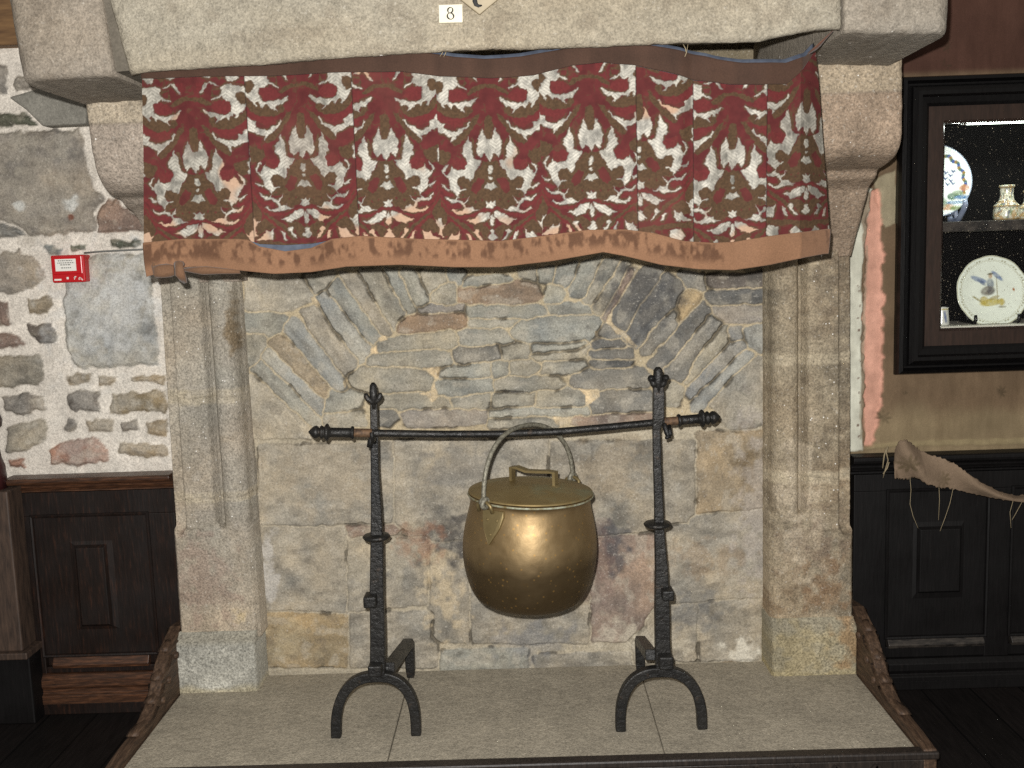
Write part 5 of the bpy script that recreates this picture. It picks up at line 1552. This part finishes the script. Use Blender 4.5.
mx2 = t.n.new('ShaderNodeMixShader'); dust = t.math('MULTIPLY', t.val(t.voro(95), .10, .17, .6, 0), t.val(t.noise(30, 2), .48, .6))
t.l.new(dust, mx2.inputs[0]); t.l.new(mx.outputs[0], mx2.inputs[1]); t.l.new(di.outputs[0], mx2.inputs[2]); t.l.new(mx2.outputs[0], t.out.inputs[0])
GLASS = t.m
o = MB().box((xg0 - .01, Y_C + .046, zg0 - .01), (xg1 + .01, Y_C + .049, zg1 + .01)).build('glass_pane', GLASS, df, False); o['label'] = 'dusty glass pane of the door'
YB = 3.66
t = NT('lamplit_board'); t.set(lin4((206, 202, 188)), .6); LITBOARD = t.m  # lamplight on the bottom board is put into its pale colour
t = NT('black_cabinet_lining'); t.set(lin4((7, 6, 6)), .7, 0, .15); CIN = t.m
m = MB()
m.box((xg0 - .05, YB, zg0 - .04), (xg1 + .05, YB + .02, zg1 + .06))
m.box((xg0 - .05, Y_WALL + .03, zg0 - .04), (xg0 - .03, YB, zg1 + .06)); m.box((xg1 + .03, Y_WALL + .03, zg0 - .04), (xg1 + .05, YB, zg1 + .06))
m.box((xg0 - .05, Y_WALL + .03, zg1 + .04), (xg1 + .05, YB, zg1 + .06))
m.build('case', CIN, CB, False)
zfl = at(985, 325.5, Y_C + .06)[2]
o = MB().box((xg0 - .03, Y_C + .056, zfl - .02), (xg1 + .03, YB, zfl)).build('bottom_board', LITBOARD, CB, False)
zs1, zs0 = at(985, 220.5, 3.44)[2], at(985, 231, 3.44)[2]
o = MB().box((xg0 - .03, 3.44, zs0), (xg1 + .03, YB, zs1)).build('shelf', WBE, CB, False); bev(o, .003)
t = NT('tube_light'); t.b.inputs['Emission Color'].default_value = lin4((240, 255, 238)); t.b.inputs['Emission Strength'].default_value = 6.0; t.set(lin4((240, 240, 236)), .4); TUBE = t.m
c = at(966, 122.5, 3.43); tube_z = c[2]; c2 = np.array([xg1 - .02, 3.43, c[2]])
o = MB().tube([c, c2], .008, 12).build('lamp_tube', TUBE, CB); o['label'] = 'lit white strip lamp under the top of the cabinet'
o = MB().box((c[0] - .022, 3.42, c[2] - .008), (c[0] - .001, 3.446, c[2] + .03)).build('lamp_holder', CBR, CB, False)

t = NT('glazed_faience'); t.set(t.attr(), .18, 0, .5); FAI = t.m
def disc_plate(name, label, c, r, tilt, paint, wavy=0.0, group=None):
    """dish with a raised rim, leaning back on its stand; paint(x, z in radii) -> colour"""
    nr, na = 60, 140
    rr_, aa = np.meshgrid(np.linspace(0, 1, nr), np.linspace(0, 2 * math.pi, na + 1)[:-1])
    prof = np.interp(rr_, [0, .55, .66, .72, .95, 1.0], [0, 0, -.012, -.025, -.075, -.072])
    rw = rr_ * (1 + wavy * np.abs(np.sin(aa * 5)) * sstep(.7, 1, rr_))
    lx_, lz_ = rw * np.cos(aa), rw * np.sin(aa)
    C_ = paint(lx_, lz_, rr_, aa)
    th = .045
    def place(d):
        y = d * r; z = lz_ * r
        return np.stack([c[0] + lx_ * r, c[1] + y * math.cos(tilt) + z * math.sin(tilt), c[2] + z * math.cos(tilt) - y * math.sin(tilt)], -1)
    Fr, Bk = place(prof), place(prof + th * (1 - .75 * sstep(.9, 1, rr_)))
    V = np.concatenate([Fr.reshape(-1, 3), Bk.reshape(-1, 3)]); n0 = nr * na
    Fc = []
    for a in range(na):
        b = (a + 1) % na
        for i in range(nr - 1):
            Fc.append((a * nr + i, b * nr + i, b * nr + i + 1, a * nr + i + 1)); Fc.append((n0 + a * nr + i + 1, n0 + b * nr + i + 1, n0 + b * nr + i, n0 + a * nr + i))
        Fc.append((a * nr + nr - 1, b * nr + nr - 1, n0 + b * nr + nr - 1, n0 + a * nr + nr - 1))
    o = mk(name, V, [f[::-1] for f in Fc], FAI, None, True, np.concatenate([C_.reshape(-1, 3)] * 2))
    return tag(o, label, 'plate', group)
def pt(C_, w, col): return C_ * (1 - w[..., None]) + lin(col) * w[..., None]
def blob(x, z, cx, cz, a, b, ang=0, soft=.25):
    dx, dz = x - cx, z - cz; ca, sa = math.cos(ang), math.sin(ang)
    return sstep(1 + soft, 1 - soft, np.hypot((dx * ca + dz * sa) / a, (-dx * sa + dz * ca) / b))
def paint_angel(x, z, r, a):
    C_ = np.ones(x.shape + (3,)) * lin((236, 244, 228)) * (.96 + .08 * fbm(x * 6, z * 6, 3))[..., None]
    C_ = pt(C_, sstep(.012, .006, np.abs(r - .985)) * .8, (150, 138, 70))
    dots = sstep(.55, .8, np.cos(a * 62)) * sstep(.03, .015, np.abs(r - .90)); C_ = pt(C_, dots * .7, (120, 112, 60))
    arcs = sstep(.02, .008, np.abs(r - .87 - .025 * np.cos(a * 62))); C_ = pt(C_, arcs * .45, (150, 140, 90))
    z = z - .02; x = x + .04
    for cx, cz, aa, bb, an, col, k in ((-.30, .33, .24, .07, -.35, (118, 138, 172), .9), (.22, .42, .20, .06, -.75, (118, 138, 172), .9), (-.22, .25, .14, .05, -.7, (96, 112, 140), .8),
        (.02, .20, .10, .15, 0, (128, 140, 150), .85), (-.06, .0, .20, .13, .2, (112, 104, 92), .9), (.02, .0, .1, .1, 0, (88, 88, 92), .7), (.03, .42, .055, .07, 0, (190, 160, 124), .9), (.03, .48, .09, .03, .1, (98, 90, 64), .8),
        (.0, -.33, .30, .10, .1, (196, 182, 84), .9), (-.18, -.27, .12, .12, .5, (188, 170, 76), .85), (.30, -.32, .10, .10, 0, (196, 180, 90), .9), (-.38, -.22, .16, .03, -.6, (150, 140, 80), .8), (.1, -.20, .16, .05, .3, (170, 158, 96), .8),
        (.20, .05, .015, .40, 0, (140, 128, 80), .7), (.32, -.46, .12, .03, 0, (120, 112, 80), .6)):
        C_ = pt(C_, blob(x, z, cx, cz, aa, bb, an) * k * (.55 + .7 * fbm(x * 16, z * 16, 9)), col)
    C_ = pt(C_, blob(x, z, .66, .02, .03, .045, .3), (170, 110, 60))
    return C_
def paint_flowers(x, z, r, a):
    C_ = np.ones(x.shape + (3,)) * lin((236, 244, 238))
    C_ = pt(C_, sstep(.02, .010, np.abs(r - .985)) * .9, (90, 112, 158))
    n = fbm(x * 14, z * 14, 5)
    for k in range(26):
        an = 1.5 - k * .075; q = .80 + .03 * math.sin(k * 1.3); col = ((66, 90, 150), (150, 122, 66), (88, 112, 96))[k % 3]
        C_ = pt(C_, blob(x, z, q * math.cos(an) * 1.0, q * math.sin(an) - .06, .045, .05), col)
    for cx, cz in ((.30, .22), (.42, .14), (.28, .06), (.42, .0), (.33, -.1), (.5, .25), (.2, .15), (.48, -.08)):
        C_ = pt(C_, blob(x, z, cx, cz, .02, .065, .5) * .9, (66, 84, 130)); C_ = pt(C_, blob(x, z, cx + .05, cz, .05, .02, .5) * .8, (66, 84, 130))
    for cx, cz, aa, bb, col in ((.78, -.22, .13, .09, (188, 130, 96)), (.60, -.38, .14, .10, (110, 132, 92)), (.45, -.45, .12, .10, (84, 116, 92)), (.70, -.48, .20, .06, (96, 128, 164)), (.5, -.62, .26, .05, (110, 140, 170)), (.3, -.74, .2, .09, (186, 146, 110)), (.52, -.78, .16, .07, (130, 144, 96)), (.0, -.6, .3, .2, (120, 140, 110)), (.0, .3, .2, .2, (90, 110, 150))):
        C_ = pt(C_, blob(x, z, cx, cz, aa, bb) * (.4 + .9 * n), col)
    return C_
yst = 3.53
c = at(991.5, 291.5, yst); rpl = 35.2 * yst / F
LP = disc_plate('plate', 'round white plate painted with a blue-winged figure, on the cabinet floor', c, rpl, .18, paint_angel, .018)
c2 = at(934.5, 181, yst + .02); r2 = 36.0 * yst / F
UP = disc_plate('plate', 'white plate with blue flower garland, half hidden by the frame, on the upper shelf', c2, r2, .16, paint_flowers)
t = NT('stand_black'); t.set(lin4((22, 22, 24)), .4); STB = t.m
t = NT('stand_bluegrey'); t.set(t.ramp(t.noise(30, 3), [(.3, lin4((110, 122, 148))), (.7, lin4((150, 160, 178)))]), .4); STG = t.m
def plate_stand(name, label, c, r, zf, tilt, mat, wd, spread):
    root = thing(name, label, 'stand', (c[0], c[1], zf))
    yb = c[1] - r * math.sin(tilt)
    for s in (-1, 1):
        x = c[0] + s * spread; m = MB()
        zc = c[2] - math.sqrt(max(r * r - spread * spread, 0)) * math.cos(tilt)
        yk = c[1] - math.sqrt(max(r * r - spread * spread, 0)) * math.sin(tilt)
        m.tube([(x, yk - .030, zc + .020), (x, yk - .032, zc + .004), (x, yk - .024, zc - .008), (x, yk + .02, zf + .006), (x, yk + .085, zf + .006), (x, yk + .088, zf + .02)], [wd * .8, wd, wd, wd, wd, wd], 8, up=(1, 0, 0))
        m.tube([(x, yk + .03, zf + .006), (x, yk + .05, zf + .05), (x, yk + .075, zf + .11)], wd * .8, 8, up=(1, 0, 0))
        m.build('arm', mat, root)
    m = MB().tube([(c[0] - spread, yb + .07, zf + .03), (c[0] + spread, yb + .07, zf + .03)], wd * .7, 8); m.build('crossbar', mat, root)
plate_stand('plate_stand', 'small black stand holding up the lower plate in the cabinet', c, rpl, zfl, .18, STB, .0065, .075)
plate_stand('plate_stand', 'blue-grey stand under the plate on the upper shelf of the cabinet', c2, r2, zs1, .16, STG, .010, .088)
def paint_vase(V, c, H, R_):
    ang = np.arctan2(V[:, 1] - c[1], V[:, 0] - c[0]); h = (V[:, 2] - c[2]) / H
    C_ = np.ones((len(V), 3)) * lin((206, 204, 184))
    n = fbm(ang * 5, h * 6, 3, 3); n2 = fbm(ang * 6 + 3, h * 7, 8, 3)
    for w, col in ((sstep(.56, .64, n), (176, 140, 84)), (sstep(.60, .68, n2), (74, 84, 104)), (sstep(.66, .72, fbm(ang * 7, h * 12, 14, 3)), (104, 124, 84))):
        C_ = C_ * (1 - w[:, None] * .8) + lin(col) * w[:, None] * .8
    for b in (.03, .40, .52, .93):
        w = sstep(.03, .012, np.abs(h - b)) * .8; C_ = C_ * (1 - w[:, None]) + lin((150, 124, 76)) * w[:, None]
    return C_
def vase(label, px, pyb, pyt, y, prof):
    c = at(px, pyb, y); c[2] = zs1; H = at(px, pyt, y)[2] - zs1
    k = y / F
    m = MB().lathe([(r * k, h * H) for r, h in fine(prof)], c, 64)
    V = np.array(m.v); root = thing('faience_vase', label, 'vase', c)
    m.build('body', FAI, root, col=paint_vase(V, c, H, 1))
    lid_ = MB().lathe([(0, .985 * H), (5.2 * k, .985 * H), (6.2 * k, 1.0 * H), (6.0 * k, 1.04 * H), (3 * k, 1.06 * H), (0, 1.065 * H)], c, 32)
    return root
def fine(pr, n=70):
    pr = np.array(pr, float); q = np.linspace(0, len(pr) - 1, n); return list(zip(np.interp(q, range(len(pr)), pr[:, 0]), np.interp(q, range(len(pr)), pr[:, 1])))
VPROF = [(0, 0), (10.5, 0), (11.6, .03), (12.0, .12), (11.8, .30), (11.2, .36), (12.0, .39), (11.6, .43), (8.6, .50), (6.6, .60), (6.0, .75), (6.2, .90), (7.2, .94), (7.4, .985), (6.4, 1.0), (5.2, .985), (5.0, .8), (0, .78)]
vase('cream painted bottle vase standing right of the flowered plate on the shelf', 1006, 219.5, 185, 3.52, VPROF)
VP2 = [(r * 1.1, h) for r, h in VPROF]
vase('cream painted vase at the right edge of the picture beside the bottle vase', 1031, 219, 190, 3.53, VP2)
# small jar at the lower left corner of the cabinet
c = at(941.5, 325, 3.50); c[2] = zfl; k = 3.5 / F; H = .062
m = MB().lathe(fine([(0, 0), (7.0 * k, 0), (7.4 * k, .004), (6.2 * k, H * .85), (6.0 * k, H * .93), (6.6 * k, H * .97), (6.4 * k, H), (5.4 * k, H), (5.2 * k, H * .5), (0, H * .48)]), c, 48)
V = np.array(m.v); ang = np.arctan2(V[:, 1] - c[1], V[:, 0] - c[0]); h = (V[:, 2] - c[2]) / H
C_ = np.ones((len(V), 3)) * lin((204, 206, 196))
w = sstep(.5, .8, np.cos(ang * 5 + h * 2)) * sstep(.1, .2, h) * sstep(.85, .7, h) * .85; C_ = C_ * (1 - w[:, None]) + lin((76, 96, 140)) * w[:, None]
w = sstep(.05, .02, np.abs(h - .9)) * .8; C_ = C_ * (1 - w[:, None]) + lin((176, 160, 80)) * w[:, None]
o = m.build('jar', FAI, None, col=C_); tag(o, 'small blue and white jar in the lower left corner of the cabinet', 'jar')

# ------------------------------------------------------------------ light: the camera's flash, dim room light
L = bpy.data.lights.new('flash', 'POINT'); L.energy = 425; L.shadow_soft_size = .012; L.color = (1.0, .98, .945)
fo_ = bpy.data.objects.new('flash', L); COL.objects.link(fo_)
fo_.location = [float(v) for v in CAM + M @ np.array([-.035, -.06, -.01])]
CL = bpy.data.lights.new('cabinet_strip_light', 'AREA'); CL.shape = 'RECTANGLE'; CL.size = .5; CL.size_y = .014; CL.energy = 2.0; CL.color = (.92, 1.0, .92)
cl_o = bpy.data.objects.new('cabinet_strip_light', CL); COL.objects.link(cl_o)
cl_o.location = (xg0 + .29, 3.432, tube_z - .011); cl_o.rotation_euler = (math.radians(-22), 0, 0)
W = bpy.data.worlds.new('room'); SC.world = W; W.use_nodes = True
bg = W.node_tree.nodes['Background']; bg.inputs[0].default_value = (1.0, .93, .84, 1); bg.inputs[1].default_value = .24
SC.view_settings.view_transform = 'Standard'
SC.view_settings.look = 'None'
SC.view_settings.exposure = 0.0
SC.view_settings.gamma = 1.0
SC.view_settings.use_curve_mapping = False
SC.cycles.use_denoising = False
SC.cycles.max_bounces = 6
